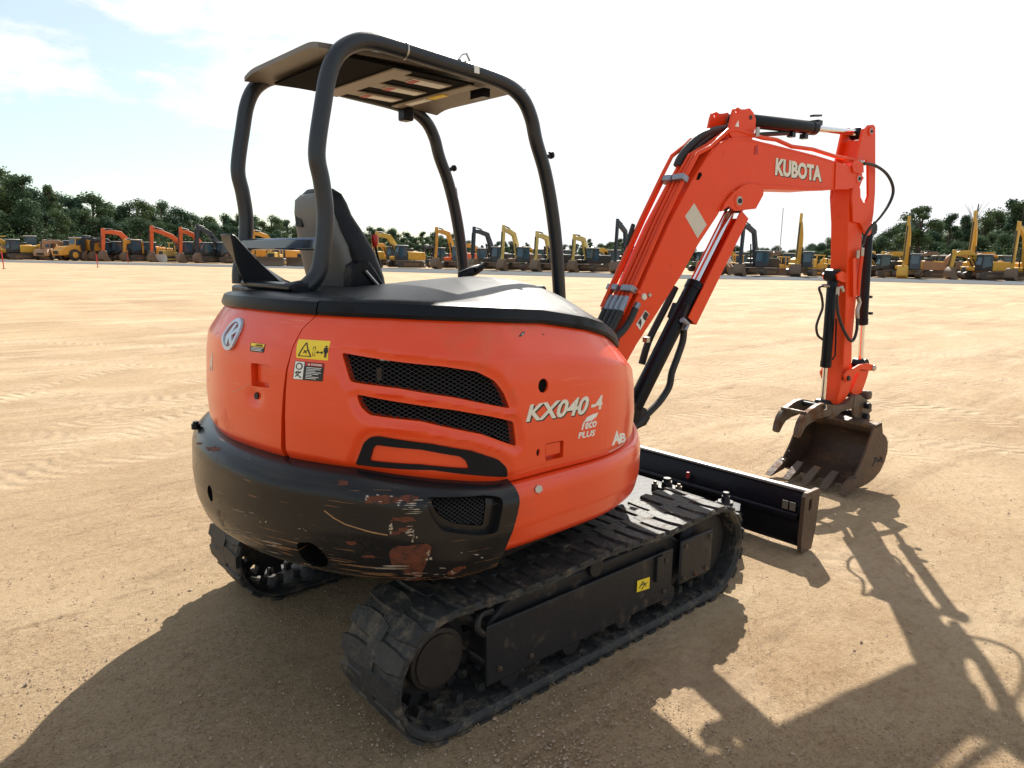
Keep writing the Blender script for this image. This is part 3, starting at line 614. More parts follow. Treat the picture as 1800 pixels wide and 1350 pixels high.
seat_loft([(-.50, 1.28, .045, .20), (-.53, 1.42, .05, .215), (-.56, 1.55, .052, .215), (-.595, 1.68, .05, .205), (-.62, 1.76, .045, .175), (-.64, 1.83, .042, .15), (-.652, 1.885, .03, .13), (-.648, 1.91, .012, .10)]).build('seat_shell', M['seat_shell'], seat, smooth=60)
MB().box((-.665, .50, 1.80), (.02, .07, .07)).build('shell_clip', M['hood'], seat, bevel=.006)
seat_loft([(-.2, 1.26, .28, .25), (-.2, 1.34, .28, .25), (-.21, 1.37, .25, .22)]).build('seat_cushion', M['seat'], EX, smooth=60)
# armrest and side box right of the seat
ap = [at_y(*cr6(x, y), .2) for x, y in ((1235, 850), (1290, 818), (1395, 822), (1440, 890), (1475, 950), (1540, 1050), (1560, 1130), (1230, 1150))]
MB().prism([(p.x, p.z) for p in ap], lambda a, b, c: Vector((a, c, b)), .15, .24).build('armrest', M['black'], EX, bevel=.02, seg=3)
MB().tube([at_y(*cr6(1400, 905), .14), at_y(*cr6(1530, 1055), .14)], .008, 8).build('side_rail', M['steel'], EX)
MB().bx(-.40, .1, .06, .22, 1.2, 1.5).build('control_console', M['black'], EX, bevel=.03)
lv = MB().tube([at_y(672, 502, .3), at_y(668, 470, .3), at_y(659, 430, .3)], .006, 8).build('lever', M['black'], EX)
a_, b_ = at_y(659, 434, .3), at_y(658, 412, .3); MB().tube([a_, a_.lerp(b_, .3), a_.lerp(b_, .8), b_], [.009, .015, .017, .012], 12).build('lever_knob', M['red'], lv)
j0, j1 = at_y(812, 484, .25), at_y(846, 470, .25)
MB().tube([j0+Vector((0, 0, -.06)), j0, j0.lerp(j1, .6), j1], [.022, .026, .028, .018], 12).build('joystick', M['hood'], EX, smooth=60)
MB().tube([at_y(836, 474, .22), at_y(850, 466, .22)], .013, 8).build('joystick', M['black'], EX)
# left mirror/handrail beyond the front post
MB().tube(cat([at_y(800, 330, .86), at_y(803, 350, .86), at_y(804, 400, .86), at_y(801, 440, .84)], 4), .008, 8).build('handrail', M['black'], EX)
# ---- swing bracket, boom, arm
MB().lathe((.86, -.03, .58), (0, 0, 1), [(0, .13), (.5, .13)], 24).build('swing_post', M['frame'], EX)
sb = MB()
for o_ in (-.03, .03): sb.prism([(-.06, .55), (.05, .55), bp(1112, 752), bp(1127, 745), bp(1135, 732), bp(1128, 716), bp(1110, 708), (.03, 1.0), (-.06, 1.0)], boomP, o_-.012, o_+.012)
sb.build('swing_bracket', M['frame'], EX, bevel=.004)
W = .10
boom_px = [(1081, 640), (1090, 590), (1103, 560), (1145, 464), (1176, 394), (1215, 320), (1245, 273), (1252, 262), (1268, 250), (1287, 242), (1310, 241), (1335, 248), (1360, 254), (1435, 273), (1493, 291), (1508, 301), (1516, 313), (1508, 326), (1490, 332), (1458, 333), (1433, 335), (1337, 332), (1320, 327), (1305, 328), (1290, 336), (1277, 349), (1262, 378), (1227, 431), (1199, 482), (1145, 566), (1119, 606), (1100, 640), (1095, 670)]
boom = MB().arm(boom_px, -W, W).build('boom', M['orange2'], EX, bevel=.004)
# side plates proud of the box, bosses and brackets
MB().arm([(1268, 372), (1275, 356), (1290, 338), (1306, 326), (1320, 322), (1340, 326), (1343, 335), (1342, 343), (1329, 367), (1293, 371), (1282, 362)], -W-.018, -W-.003).build('cylinder_bracket', M['orange2'], boom, bevel=.002)
MB().arm([(1282, 362), (1290, 338), (1340, 332), (1343, 345), (1329, 367), (1293, 371)], W+.003, W+.018, tr=-W).build('cylinder_bracket', M['orange2'], boom, bevel=.002)
def pin(px, o0, o1, r=.03, par=None, tr=None, m='steel', rim=True):
    s, z = bp(*px, o0 if tr is None else tr); a, b = boomP(s, z, o0), boomP(s, z, o1); ax = (b-a)
    p_ = MB().lathe(a, ax, [(0, r*.8), (.006, r), (ax.length-.006, r), (ax.length, r*.8)]).build('pin', M[m], par or boom)
    if rim: MB().lathe(a+ax.normalized()*.004, ax, [(-.001, r*1.5), (.012, r*1.5)]).build('pin_boss', M['orange2'], par or boom); MB().lathe(a-ax.normalized()*.003, ax, [(-.002, r*.5), (.004, r*.5)], 14).build('grease_nipple', M['frame'], par or boom)
    return boomP(s, z, 0)
p_lift = pin((1301, 353), -W-.024, W+.024)
p_top = pin((1322, 206), -W+.012, W-.012, .026, tr=-W)
for o0 in (-.09, .072):
    e = MB().arm([(1281, 232), (1288, 200), (1291, 191), (1297, 188), (1303, 192), (1308, 192), (1318, 190), (1325, 198), (1329, 210), (1328, 226), (1322, 246), (1290, 246)], o0, o0+.018, tr=-.09, holes=[[(1293, 196), (1295, 193), (1298, 194), (1298, 199), (1295, 201)]]).build('cylinder_ear', M['orange2'], boom, bevel=.002)
MB().arm([(1292, 222), (1298, 211), (1299, 223)], -.0915, -.0905).build('sticker', M['white'], boom)
for q, r_ in ((cr3(583, 798), .02), (cr3(636, 780), .013)): pin(q, -W-.01, -W+.02, r_, boom, m='cream' if r_ > .015 else 'steel', rim=False)
MB().arm([cr3(495, 1068), cr3(585, 930), cr3(625, 965), cr3(535, 1128)], -W-.0015, -W, tr=-W).build('boom_sticker', M['white'], boom)
MB().arm([cr3(560, 985), cr3(585, 940), cr3(618, 968), cr3(585, 1035), cr3(562, 1010)], -W-.003, -W-.0017, tr=-W).build('sticker_print', M['ink'], boom)
MB().arm([cr3(510, 1060), cr3(540, 1010), cr3(548, 1050), cr3(535, 1100), cr3(528, 1070)], -W-.003, -W-.0017, tr=-W).build('sticker_print', M['ink'], boom)
ws = MB().arm([(1204, 380), (1220, 357), (1242, 395), (1226, 419)], -W-.0015, -W, tr=-W).build('boom_sticker', mat('faded_paper', (.58, .55, .47), .7, var=.12, vscale=50), boom)
MB().arm([(1224, 316), (1228, 304), (1232, 303), (1233, 308), (1228, 316)], -W-.004, -W, tr=-W).build('slot', M['dark'], boom)
MB().arm([(1327, 258), (1331, 255), (1332, 270), (1326, 272)], -W-.004, -W, tr=-W).build('weld_stub', M['redink'], boom)
def boom_text(body, px, o, m, name, bold=.03, th=.0015):   # px bl br tr tl
    bm = quadmap(text_bm(body, bold), *[bp(x, y, o) for x, y in px]); bm.verts.index_update(); n = len(bm.verts)
    vs = [boomP(v.co.x, v.co.y, o) for v in bm.verts]+[boomP(v.co.x, v.co.y, o-th) for v in bm.verts]; fs = []
    for f in bm.faces: t = tuple(v.index for v in f.verts); fs += [t, tuple(n+i for i in reversed(t))]
    for e_ in bm.edges:
        if len(e_.link_faces) == 1: a, b = e_.verts[0].index, e_.verts[1].index; fs.append((a, b, n+b, n+a))
    bm.free(); return MB().add(vs, fs).build(name, M[m], boom, smooth=0)
tq = [(1362, 308), (1444, 320), (1444, 292), (1364, 277)]
boom_text('KUBOTA', offs(tq, 1.2, 1.6), -W, 'ink', 'lettering_shadow', .05); boom_text('KUBOTA', tq, -W-.002, 'cream', 'brand_lettering', .045)
MB().tube([bP(x, y, -W-.0005) for x, y in ((1262, 372), (1270, 356), (1281, 341), (1292, 331), (1305, 324.5), (1320, 322.5), (1360, 324), (1410, 328), (1440, 329.5), (1466, 330))], .003, 6).build('weld_bead', M['orange2'], boom)
MB().tube([bP(x, y, -W-.0005) for x, y in ((1247, 274), (1262, 255), (1285, 246), (1310, 245.5), (1335, 251.5), (1435, 276), (1470, 286))], .003, 6).build('weld_bead', M['orange2'], boom)
# boom tip cheeks
MB().arm([(1468, 285), (1493, 292), (1508, 301), (1517, 313), (1508, 327), (1488, 333), (1466, 333)], -W-.008, -W, tr=-W).build('tip_plate', M['orange2'], boom, bevel=.002)
MB().arm([(1493, 290), (1500, 280), (1513, 287), (1514, 303), (1508, 306), (1496, 303)], -W-.02, -W-.009, tr=-W).build('hose_bracket', M['orange2'], boom, bevel=.002)
AW = .065
armp = [(1494, 330), (1491, 360), (1489, 471), (1486, 560), (1482, 649), (1471, 712), (1483, 707), (1494, 688), (1497, 649), (1498, 604), (1504, 540), (1509, 493), (1514, 440), (1516, 400), (1514, 360), (1513, 330)]
ARM = MB().arm(armp, -AW, AW).build('stick', M['orange2'], EX, bevel=.006)
headp = [(1498, 345), (1500, 320), (1504, 290), (1510, 262), (1518, 226), (1524, 220), (1536, 219), (1539, 224), (1539, 297), (1538.5, 337), (1536, 372), (1533, 393), (1531, 412), (1525, 415), (1518, 404), (1512, 392), (1500, 390)]
slot = [(1519, 282), (1524, 282), (1526.5, 292), (1527, 345), (1523, 355), (1518, 356), (1513, 346), (1511, 330), (1515.5, 318), (1516, 306), (1514, 294)]
for o0 in (-.085, .067): MB().arm(headp, o0, o0+.018, tr=-.085, holes=[slot]).build('stick_head_plate', M['orange2'], ARM, bevel=.002)
MB().arm([(1519, 245), (1522, 245), (1514, 285), (1510, 285)], -.066, .066, tr=-.07).build('head_web', M['orange2'], ARM)
p_pin = pin((1511.5, 314), -W-.014, W+.014, .024, ARM)
p_rod = pin((1530, 231), -.095, .095, .02, ARM, tr=-.085)
def cyl(name, A, B, R, f, r, par=EX, eye=.045, cap=True):   # barrel from A to f, chrome rod from f to B
    A, B = Vector(A), Vector(B); d = (B-A).normalized(); Lb = (B-A).length*f
    c = empty(name, (0, 0, 0)) if 0 else None
    b = MB()._lathe(A, d, [(.02, R*.75), (.045, R), (Lb-.05, R), (Lb-.048, R*1.09), (Lb-.004, R*1.09), (Lb, R*.95), (Lb+.004, r*1.3)], 24).build(name, M['black'], par, smooth=40)
    MB()._lathe(A+d*(Lb-.02), d, [(0, r), ((B-A).length-Lb-.0, r)], 18).build('piston_rod', M['chrome'], b, smooth=40)
    for P in (A, B): MB()._lathe(P-BN*.045, BN, [(0, eye), (.09, eye)], 20).build('cylinder_eye', M['black'], b)
    return b
sc = cyl('stick_cylinder', p_top, p_rod, .042, .60, .021)
vb = [boomP(*bp(x, y, 0), 0) for x, y in ((1436, 216), (1434, 209))]
MB().box(vb[0], (.06, .05, .03)).build('valve_block', M['black'], sc); MB().box(vb[1]+Vector((0, 0, .02)), (.11, .03, .012), Matrix.Rotation(rad(-8), 3, 'Y')).build('valve_block', M['black'], sc)
for q in ((1391, 237), (1413, 240)): MB().box(boomP(*bp(*q, 0), 0), (.04, .04, .03)).build('hose_port', M['black'], sc)
# lift cylinder under the boom, with the orange rod guard
bot = boomP(*bp(1108, 728, 0), 0); p_lift0 = boomP(*bp(1290, 362, 0), 0)
lc = cyl('lift_cylinder', bot, p_lift0, .050, .62, .027)
d_ = (p_lift0-bot).normalized(); up = d_.cross(BN).normalized()
if up.z > 0: up = -up
def guard(a, b): return bot+d_*a+up*b
Lc = (p_lift0-bot).length
g_ = MB()
for (x0, x1) in ((.46*Lc, .98*Lc),):
    for o0, o1, u0, u1 in ((-.066, .066, .088, .096), (-.066, -.058, .01, .088), (.058, .066, .01, .088)):
        g_.hexa([guard(x0, u0)+BN*o0, guard(x1, u0)+BN*o0, guard(x1, u0)+BN*o1, guard(x0, u0)+BN*o1, guard(x0, u1)+BN*o0, guard(x1, u1)+BN*o0, guard(x1, u1)+BN*o1, guard(x0, u1)+BN*o1])
g_.build('rod_guard', M['orange2'], lc)
MB().box(bP(1197, 552), (.1, .11, .1), Matrix.Rotation(rad(-60), 3, 'Y')).build('valve_block', M['black'], lc, bevel=.006)
MB().tube([bP(1199, 562, -.07), bP(1208, 570, -.07), bP(1203, 580, -.07)], .018, 8).build('hose_fitting', M['zinc'], lc)
MB().tube(cat([bP(x, y, -.03) for x, y in ((1202, 580), (1200, 600), (1190, 630), (1181, 655), (1176, 680), (1160, 705), (1143, 723), (1128, 738), (1112, 755))], 5), .021, 10).build('hose', M['hose'], lc, smooth=60)
MB().tube(cat([bP(x, y, .09) for x, y in ((1187, 505), (1175, 530), (1157, 565), (1140, 600), (1128, 640))], 5), .022, 10).build('hose', M['hose'], lc, smooth=60)
MB().box(bP(1136, 597, -.02), (.03, .03, .03)).build('hose_clip', M['steel'], lc)
# pipes along the back of the boom
back = [(1096, 572), (1103, 558), (1145, 464), (1176, 394), (1212, 320), (1236, 276)]
bk_sz = bpl(back, -W)
def pipe(o_, lift, i0=0, ext=None):
    pts = []
    for k, (s, z) in enumerate(bk_sz[i0:]): pts.append(boomP(s-lift*.85, z+lift*.5, o_))
    if ext: pts += [boomP(s, z, o_) for s, z in ext]
    return pts
end1 = bpl([(1252, 258), (1284, 228), (1300, 228), (1318, 234), (1345, 242), (1368, 245), (1395, 257), (1432, 262), (1470, 274), (1500, 280), (1511, 284)], -W)
pp = MB().tube(pipe(-.085, .035, 1, end1), .0125, 10); pp.build('boom_pipe', M['orange2'], boom, smooth=60)
for o_ in (-.052, -.018, .018): MB().tube(pipe(o_, .03, 1, bpl([(1262, 252), (1290, 232)], -W)), .0125, 10).build('boom_pipe', M['orange2'], boom, smooth=60)
far = bpl([(1103, 552), (1145, 458), (1176, 388), (1212, 312), (1228, 280), (1250, 262)], -W)
MB().tube([boomP(s-.045, z+.03, .065) for s, z in far+bpl([(1262, 250)], -W)], .012, 10).build('boom_pipe', M['orange2'], boom, smooth=60)
MB().tube([boomP(s-.02, z+.01, .085) for s, z in far[:4]], .014, 10).build('boom_pipe', M['orange2'], boom, smooth=60)
MB().tube(cat([boomP(s-.05, z+.02, .075) for s, z in bpl([(1150, 440), (1163, 400), (1158, 420)], -W)], 3), .012, 8).build('hose', M['hose'], boom)
for (q, oo) in ((back[1], (-.065, .0)), (back[1], (.055, .0)), (back[4], (-.065, 0)), (back[4], (.03, 0))):
    s, z = bp(*(q if q == back[4] else (1122, 515)), -W); MB().box(boomP(s-.04, z+.02, oo[0]), (.05, .085, .035), Matrix.Rotation(BA, 3, 'Z') @ Matrix.Rotation(rad(25), 3, 'Y')).build('pipe_clamp', M['zinc'], boom, bevel=.004)
s, z = bp(1122, 515, -W); MB().box(boomP(s-.012, z+.005, .0), (.03, .25, .02), Matrix.Rotation(BA, 3, 'Z') @ Matrix.Rotation(rad(25), 3, 'Y')).build('clamp_rail', M['orange2'], boom)
for k, o_ in enumerate((-.085, -.045, .0, .045)):
    s0, z0 = bp(1108, 542, -W); a = boomP(s0-.035, z0+.02, o_); dd = (boomP(*bk_sz[1], o_)-boomP(*bk_sz[3], o_)).normalized()
    MB().tube([a-dd*.05, a, a+dd*.05], [.013, .018, .016], 6).build('hose_fitting', M['zinc'], boom)
    MB().tube(cat([a+dd*.04, a+dd*.16+Vector((-.01, 0, .0)), a+dd*.30-BD*.05, a+dd*.45-BD*.16], 5), .019, 10).build('hose', M['hose'], boom, smooth=60)
a = bP(1122, 533, -W-.01); MB().tube([a, bP(1117, 543, -W-.01)], .018, 6).build('hose_fitting', M['zinc'], boom); MB().tube(cat([bP(x, y, -W-.008) for x, y in ((1117, 542), (1108, 562), (1096, 580), (1080, 595))], 4), .02, 10).build('hose', M['hose'], boom, smooth=60)
# hose bundle over the elbow
for dx_ in (0, 11):
    MB().tube(cat([bP(x+dx_*(1 if k < 4 else .2), y+dx_*.2, .02) for k, (x, y) in enumerate(((1191, 292), (1196, 280), (1210, 260), (1231, 241), (1255, 231), (1278, 226), (1292, 214), (1306, 206)))], 5), .026, 10).build('hose', M['hose'], boom, smooth=60)
MB().tube([bP(1300, 240, 0), bP(1345, 236, 0), bP(1385, 234, 0)], .014, 8).build('hose', M['hose'], boom)
MB().tube([bP(1331, 240, -W-.02), bP(1332, 224, -W-.02)], .013, 8).build('hose_fitting', M['steel'], boom)
MB().tube([bP(1511, 284, -W-.01), bP(1520, 288, -W-.01)], .013, 8).build('hose_fitting', M['steel'], boom)
MB().tube(cat([bP(x, y, -W-.02) for x, y in ((1518, 287), (1538, 291), (1556, 303), (1567, 320), (1570, 338), (1563, 358), (1548, 380), (1530, 400), (1521, 415), (1517, 430))], 5), .0105, 10).build('hose', M['hose'], ARM, smooth=60)
for q in ((1508, 440), (1516, 436)): MB().tube([bP(*q, -.09), bP(q[0]-1, q[1]+14, -.09)], .014, 8).build('hose_fitting', M['steel'], ARM)
MB().tube([bP(1515, 448, -.085), bP(1511, 480, -.085), bP(1508, 520, -.085)], .014, 8).build('stick_pipe', M['orange2'], ARM)
MB().arm([(1500, 455), (1505, 452), (1506, 520), (1500, 522)], -.09, -AW, tr=-.09).build('pipe_bracket', M['orange2'], ARM)
MB().tube([bP(1508, 522, -.09), bP(1511, 532, -.09), bP(1507, 545, -.09), bP(1507, 560, -.09)], .014, 8).build('hose_fitting', M['steel'], ARM)
MB().tube(cat([bP(x, y, -.10) for x, y in ((1507, 560), (1506, 580), (1501, 596), (1494, 598), (1483, 580), (1474, 555), (1471, 530), (1471, 518))], 5), .011, 10).build('hose', M['hose'], ARM, smooth=60)
MB().tube([bP(1472, 520, -.08), bP(1473, 506, -.08), bP(1479, 504, -.08), bP(1482, 512, -.08)], .012, 8).build('hose_fitting', M['steel'], ARM)
# bucket cylinder (back of the stick) and thumb cylinder (front)
bA, bB = boomP(*bp(1526, 402, 0), 0), boomP(*bp(1512, 640, 0), 0)
bc_ = cyl('bucket_cylinder', bA, bB, .036, .70, .019)
for q in ((1523, 522), (1524, 551)): MB().box(bP(*q, -.0)+BD*.045, (.03, .03, .02)).build('hose_port', M['black'], bc_)
tA, tB = boomP(*bp(1464, 484, 0), 0), boomP(*bp(1446, 712, 0), 0)
tc_ = cyl('thumb_cylinder', tA, tB, .036, .70, .019)
MB().tube(cat([bP(x, y, -.0) for x, y in ((1456, 503), (1444, 503), (1440, 508), (1444, 520), (1446, 540), (1439, 560), (1435, 575), (1438, 590), (1447, 597))], 5), .009, 8).build('hose', M['hose'], tc_, smooth=60)
MB().tube([bP(1457, 503, 0), bP(1446, 502, 0)], .013, 8).build('hose_fitting', M['steel'], tc_)
MB().tube([bP(x, y, -.05) for x, y in ((1470, 560), (1469, 600), (1468, 625), (1463, 632))], .006, 8).build('cylinder_pipe', M['black'], tc_)
for o0 in (-.06, .045): MB().arm([(1458, 482), (1466, 476), (1478, 482), (1480, 494), (1470, 496), (1460, 492)], o0, o0+.015, tr=0).build('thumb_ear', M['orange2'], ARM, bevel=.002)
MB().box(bP(1463, 484, 0), (.055, .07, .055)).build('thumb_mount', M['black'], tc_, bevel=.01)
# linkage
lk = [(1484, 660), (1490, 651), (1500, 648), (1512, 641), (1526, 639), (1538, 642), (1538, 652), (1527, 651), (1512, 653), (1501, 659), (1496, 669), (1487, 672)]
for o0 in (-.10, .085): MB().arm(lk, o0, o0+.016, tr=-.1).build('linkage_arm', M['orange2'], EX, bevel=.003)
pin((1536, 647), -.11, .11, .024, EX, tr=-.1, rim=False); pin((1491, 665), -.11, .11, .02, EX, tr=-.1, m='frame', rim=False)
for o0 in (-.055, .035): MB().arm([(1512, 642), (1527, 650), (1522, 668), (1514, 690), (1500, 696), (1495, 688), (1505, 665)], o0, o0+.02, tr=-.05).build('bucket_link', M['orange2'], EX, bevel=.003)
# ---- bucket
BW = .30
side = [(1550.5, 742.7), (1538, 749), (1528, 778), (1515, 812), (1499.5, 846), (1496, 857), (1509, 858), (1524, 851), (1536, 842), (1547, 829), (1555, 812), (1560, 795), (1561, 778), (1558, 768), (1552, 762)]
ssz = bpl(side, -BW)
bk_ = MB()
for o0 in (-BW, BW-.014): bk_.prism(ssz, boomP, o0, o0+.014)
outer = cat([(s, z, 0) for s, z in [ssz[i] for i in (0, 14, 13, 12, 11, 10, 9, 8, 7, 6, 5)]], 4); th = .014
c_ = Vector((sum(p.x for p in outer)/len(outer)-.08, sum(p.y for p in outer)/len(outer)+.02, 0)); vs = []; n = len(outer)
for p in outer:
    q = p+(c_-p).normalized()*th
    for pp_ in (p, q):
        for o_ in (-BW+.002, BW-.002): vs.append(boomP(pp_.x, pp_.y, o_))
fs = []
for i in range(n-1):
    a, b = i*4, (i+1)*4; fs += [(a, a+1, b+1, b), (a+2, b+2, b+3, a+3), (a, b, b+2, a+2), (a+1, a+3, b+3, b+1)]
fs += [(0, 2, 3, 1), ((n-1)*4, (n-1)*4+1, (n-1)*4+3, (n-1)*4+2)]
bk_.add(vs, fs)
tp = ssz[0], ssz[1]; bk_.hexa([boomP(*ssz[1], -BW), boomP(*ssz[0], -BW), boomP(*ssz[0], BW), boomP(*ssz[1], BW)]+[boomP(q[0], q[1]-.02, o_) for q, o_ in ((ssz[1], -BW), (ssz[0], -BW), (ssz[0], BW), (ssz[1], BW))])
bucket = bk_.build('bucket', M['bucketm'], EX, smooth=40)
tipv = Vector(bp(1476, 869, -BW+.03)); lip = Vector(ssz[4]); lip2 = Vector(ssz[5])
for k in range(5):
    o_ = -BW+.012+k*(2*BW-.02)/4; a = lip.lerp(lip2, .5)
    t_ = MB()
    def tq_(p, w_, h_): d2 = (tipv-a).normalized(); n2 = Vector((-d2.y, d2.x)); return [boomP(*(p+n2*h_), o_-w_), boomP(*(p+n2*h_), o_+w_), boomP(*(p-n2*h_), o_+w_), boomP(*(p-n2*h_), o_-w_)]
    d2 = (tipv-a).normalized(); tv = tipv+Vector((-.055, 0))*(k/4); secs = [(a-d2*.06, .027, .022), (a+d2*.02, .033, .026), (a.lerp(tv, .6), .032, .014), (tv, .029, .003)]
    vs = [v for s_ in secs for v in tq_(*s_)]; fs = [(i*4+j, i*4+(j+1) % 4, (i+1)*4+(j+1) % 4, (i+1)*4+j) for i in range(3) for j in range(4)]+[(0, 3, 2, 1), (12, 13, 14, 15)]
    t_.add(vs, fs).build('tooth', M['bucketm'], bucket, bevel=.003)
for o0 in (-.11, .09): MB().arm([(1503, 742), (1500, 715), (1503, 697), (1512, 694), (1524, 703), (1532, 712), (1533, 722), (1527, 728), (1530, 740), (1550, 744), (1538, 752)], o0, o0+.02, tr=-.11).build('bucket_ear', M['worn'], bucket, bevel=.003)
for q in ((1530, 714), (1527, 733)): pin(q, -.15, .15, .024, bucket, tr=-.15, m='frame', rim=False)
mk = MB()
for pts_ in (((1534, 820), (1540, 804), (1536, 806)), ((1540, 804), (1545, 812), (1549, 803), (1551, 813)), ((1538, 812), (1552, 809))): mk.tube([bP(x, y, -BW-.001) for x, y in pts_], .004, 4)
mk.build('paint_mark', M['ink'], bucket)
sbolt = MB()
for x, y in ((296, 915), (248, 925), (306, 846)): 
    P = boomP(*bp(*cr5(x, y), BW-.03), BW-.02); sbolt._lathe(P, -BN, [(0, .008), (.008, .008)], 8)
sbolt.build('side_bolt', M['steel'], bucket)
# ---- thumb
th_px = [(1507, 694), (1498, 700), (1487, 710), (1472.5, 714), (1460, 711), (1449, 709), (1438, 712), (1424, 722), (1413, 731), (1407, 742), (1403, 755), (1401, 767), (1404, 770), (1408, 768), (1413, 757), (1419, 748), (1428, 742), (1445, 735), (1456, 736), (1467, 735), (1474, 729), (1480, 724), (1496, 719), (1511, 715), (1517, 705), (1514, 696)]
thm = MB()
for o0 in (-.105, .065): thm.arm(th_px, o0, o0+.035, tr=-.105)
thm = thm.build('thumb', M['worn'], EX, bevel=.006)
MB().tube([bP(1418, 727, -.105)+BN*.01, bP(1418, 727, -.105)+BN*.2], .014, 12).build('thumb_bar', M['worn'], thm)
pin((1450, 716), -.11, .11, .018, thm, tr=-.11, m='frame', rim=False)
MB().box(bP(1508, 692, 0), (.07, .2, .07)).build('thumb_knuckle', M['worn'], thm, bevel=.02)
MB().arm([(1447, 716), (1450, 712), (1453, 712), (1453, 720), (1448, 721)], -.1065, -.1055, tr=-.105).build('paint_mark', M['cream'], thm)
# ---- undercarriage
def loop_path(r=.212, xr=-.80, xf=.81, z0=.024, n=16):
    zc = z0+r; P = []
    def seg(a, b, k): P.extend([Vector(a).lerp(Vector(b), i/k) for i in range(k)])
    seg((xr, z0), (xf, z0), 34)
    P.extend([Vector((xf+(r-.005)*math.sin(math.pi*i/n), zc-r*math.cos(math.pi*i/n))) for i in range(n)])
    for i in range(34):
        t = i/34; x = xf+(xr-xf)*t; P.append(Vector((x, zc+r-.018*math.sin(math.pi*2*t)**2*(1 if t < 1 else 0)+.0)))
    P.extend([Vector((xr-r*math.sin(math.pi*i/n), zc+r*math.cos(math.pi*i/n))) for i in range(n)])
    return P
LP = loop_path(); 
def resamp(P, k):
    P = P+[P[0]]; d = [0]
    for a, b in zip(P, P[1:]): d.append(d[-1]+(b-a).length)
    out = []; j = 0
    for i in range(k):
        t = d[-1]*i/k
        while d[j+1] < t: j += 1
        q = (t-d[j])/(d[j+1]-d[j]); out.append((P[j].lerp(P[j+1], q), (P[j+1]-P[j]).normalized()))
    return out, d[-1]
def track(yc, name, outer):
    t = empty(name, (0, yc, 0)); t.parent = EX
    fr, Lp = resamp(LP, 300); mb = MB(); w_ = .175; n = len(fr); vs = []
    # smooth tangents
    fr = [(fr[i][0], (fr[(i+2) % n][0]-fr[(i-2) % n][0]).normalized()) for i in range(n)]
    sec = [(-w_, .0), (-w_, .012), (-w_+.012, .022), (w_-.012, .022), (w_, .012), (w_, .0), (w_-.02, -.012), (-w_+.02, -.012)]
    for p, d in fr:
        nr = Vector((d.y, -d.x))
        for y, h in sec: q = p+nr*h; vs.append(Vector((q.x, y, q.y)))
    k = len(sec); mb.add(vs, [(i*k+j, i*k+(j+1) % k, ((i+1) % n)*k+(j+1) % k, ((i+1) % n)*k+j) for i in range(n) for j in range(k)])
    NL = 47
    for q in range(NL):
        for half in (0, 1):
            c = (q+.5*half)/NL*n
            def at(u): i = int(u) % n; f = u-int(u) if u >= 0 else u-math.floor(u); i = math.floor(u) % n; return fr[i][0].lerp(fr[(i+1) % n][0], f), fr[i][1]
            hl = n/NL*.36; jit = random.uniform(.92, 1.05)
            y0, y1 = (-w_-.004, .03) if half else (-.03, w_+.004)
            # lug outline: blocky with a bent middle, three stations across the belt
            st = [(y0, .75, .0), ((y0*2+y1)/3, 1.1, .12), ((y0+2*y1)/3, 1.1, .12), (y1, .8, .0)] if half else [(y0, .8, .0), ((y0*2+y1)/3, 1.1, -.12), ((y0+2*y1)/3, 1.1, -.12), (y1, .75, .0)]
            vs = []
            for yy, wd, sh in st:
                for (u, h) in ((c+(-wd*1.1+sh)*hl, .018), (c+(-wd*.86+sh)*hl, .031*jit), (c+(wd*.86+sh)*hl, .031*jit), (c+(wd*1.1+sh)*hl, .018)):
                    p, d = at(u); nr = Vector((d.y, -d.x)); z_ = p+nr*h; vs.append(Vector((z_.x, yy, z_.y)))
            fs = [(i*4+j, i*4+j+1, (i+1)*4+j+1, (i+1)*4+j) for i in range(3) for j in range(3)]+[(0, 3, 2, 1), (12, 13, 14, 15)]+[(i*4+3, i*4, (i+1)*4, (i+1)*4+3) for i in range(3)]
            mb.add(vs, fs)
        # inner drive stubs
        c = int((q+.25)/NL*n); p, d = fr[c]; nr = Vector((d.y, -d.x)); 
        for yy in (-.055, .055, -.135, .135):
            hh = .045 if abs(yy) < .1 else .022; a = p-nr*.01; b = p-nr*hh; mb.hexa([Vector((x_.x+d.x*s1*.014, yy+s2*.014, x_.y+d.y*s1*.014)) for x_ in (a, b) for s1, s2 in ((-1, -1), (1, -1), (1, 1), (-1, 1))])
    mb.build('rubber_belt', M['rubber'], t, smooth=30)
    o = outer; f = MB()   # box beam with sloping top
    f.prism([(-.52, .115), (.56, .115), (.60, .15), (.60, .33), (.52, .385), (-.50, .385), (-.60, .31), (-.60, .18)], lambda a, b, c: Vector((a, c, b)), -.10, .115)
    if o < 0: f2 = f
    fo = f.build('track_beam', M['frame'], t, bevel=.012); fo.scale = (1, -o if o < 0 else 1, 1) if 0 else (1, 1, 1)
    ys = o*.118
    MB().bx(.54, .80, ys-.012, ys+.03*o, .14, .36).build('idler_cover', M['frame'], t, bevel=.012)
    MB().bx(-.62, .50, min(ys, ys+.014*o), max(ys, ys+.014*o), .095, .335).build('beam_side_plate', M['frame'], t, bevel=.006)
    MB().bx(.36, .41, min(ys, ys+.03*o), max(ys, ys+.03*o), .21, .33).build('step_block', M['frame'], t, bevel=.004)
    
    for x, z in ((.57, .17), (.66, .165), (.75, .17), (.77, .33), (.57, .33), (-.56, .15), (-.40, .14), (.44, .14), (.44, .29)): MB()._lathe(Vector((x, ys+o*(.028 if x > .5 else .013), z)), Vector((0, o, 0)), [(0, .011), (.008, .011), (.009, .006), (.014, .006)], 6).build('frame_bolt', M['worn'], t)
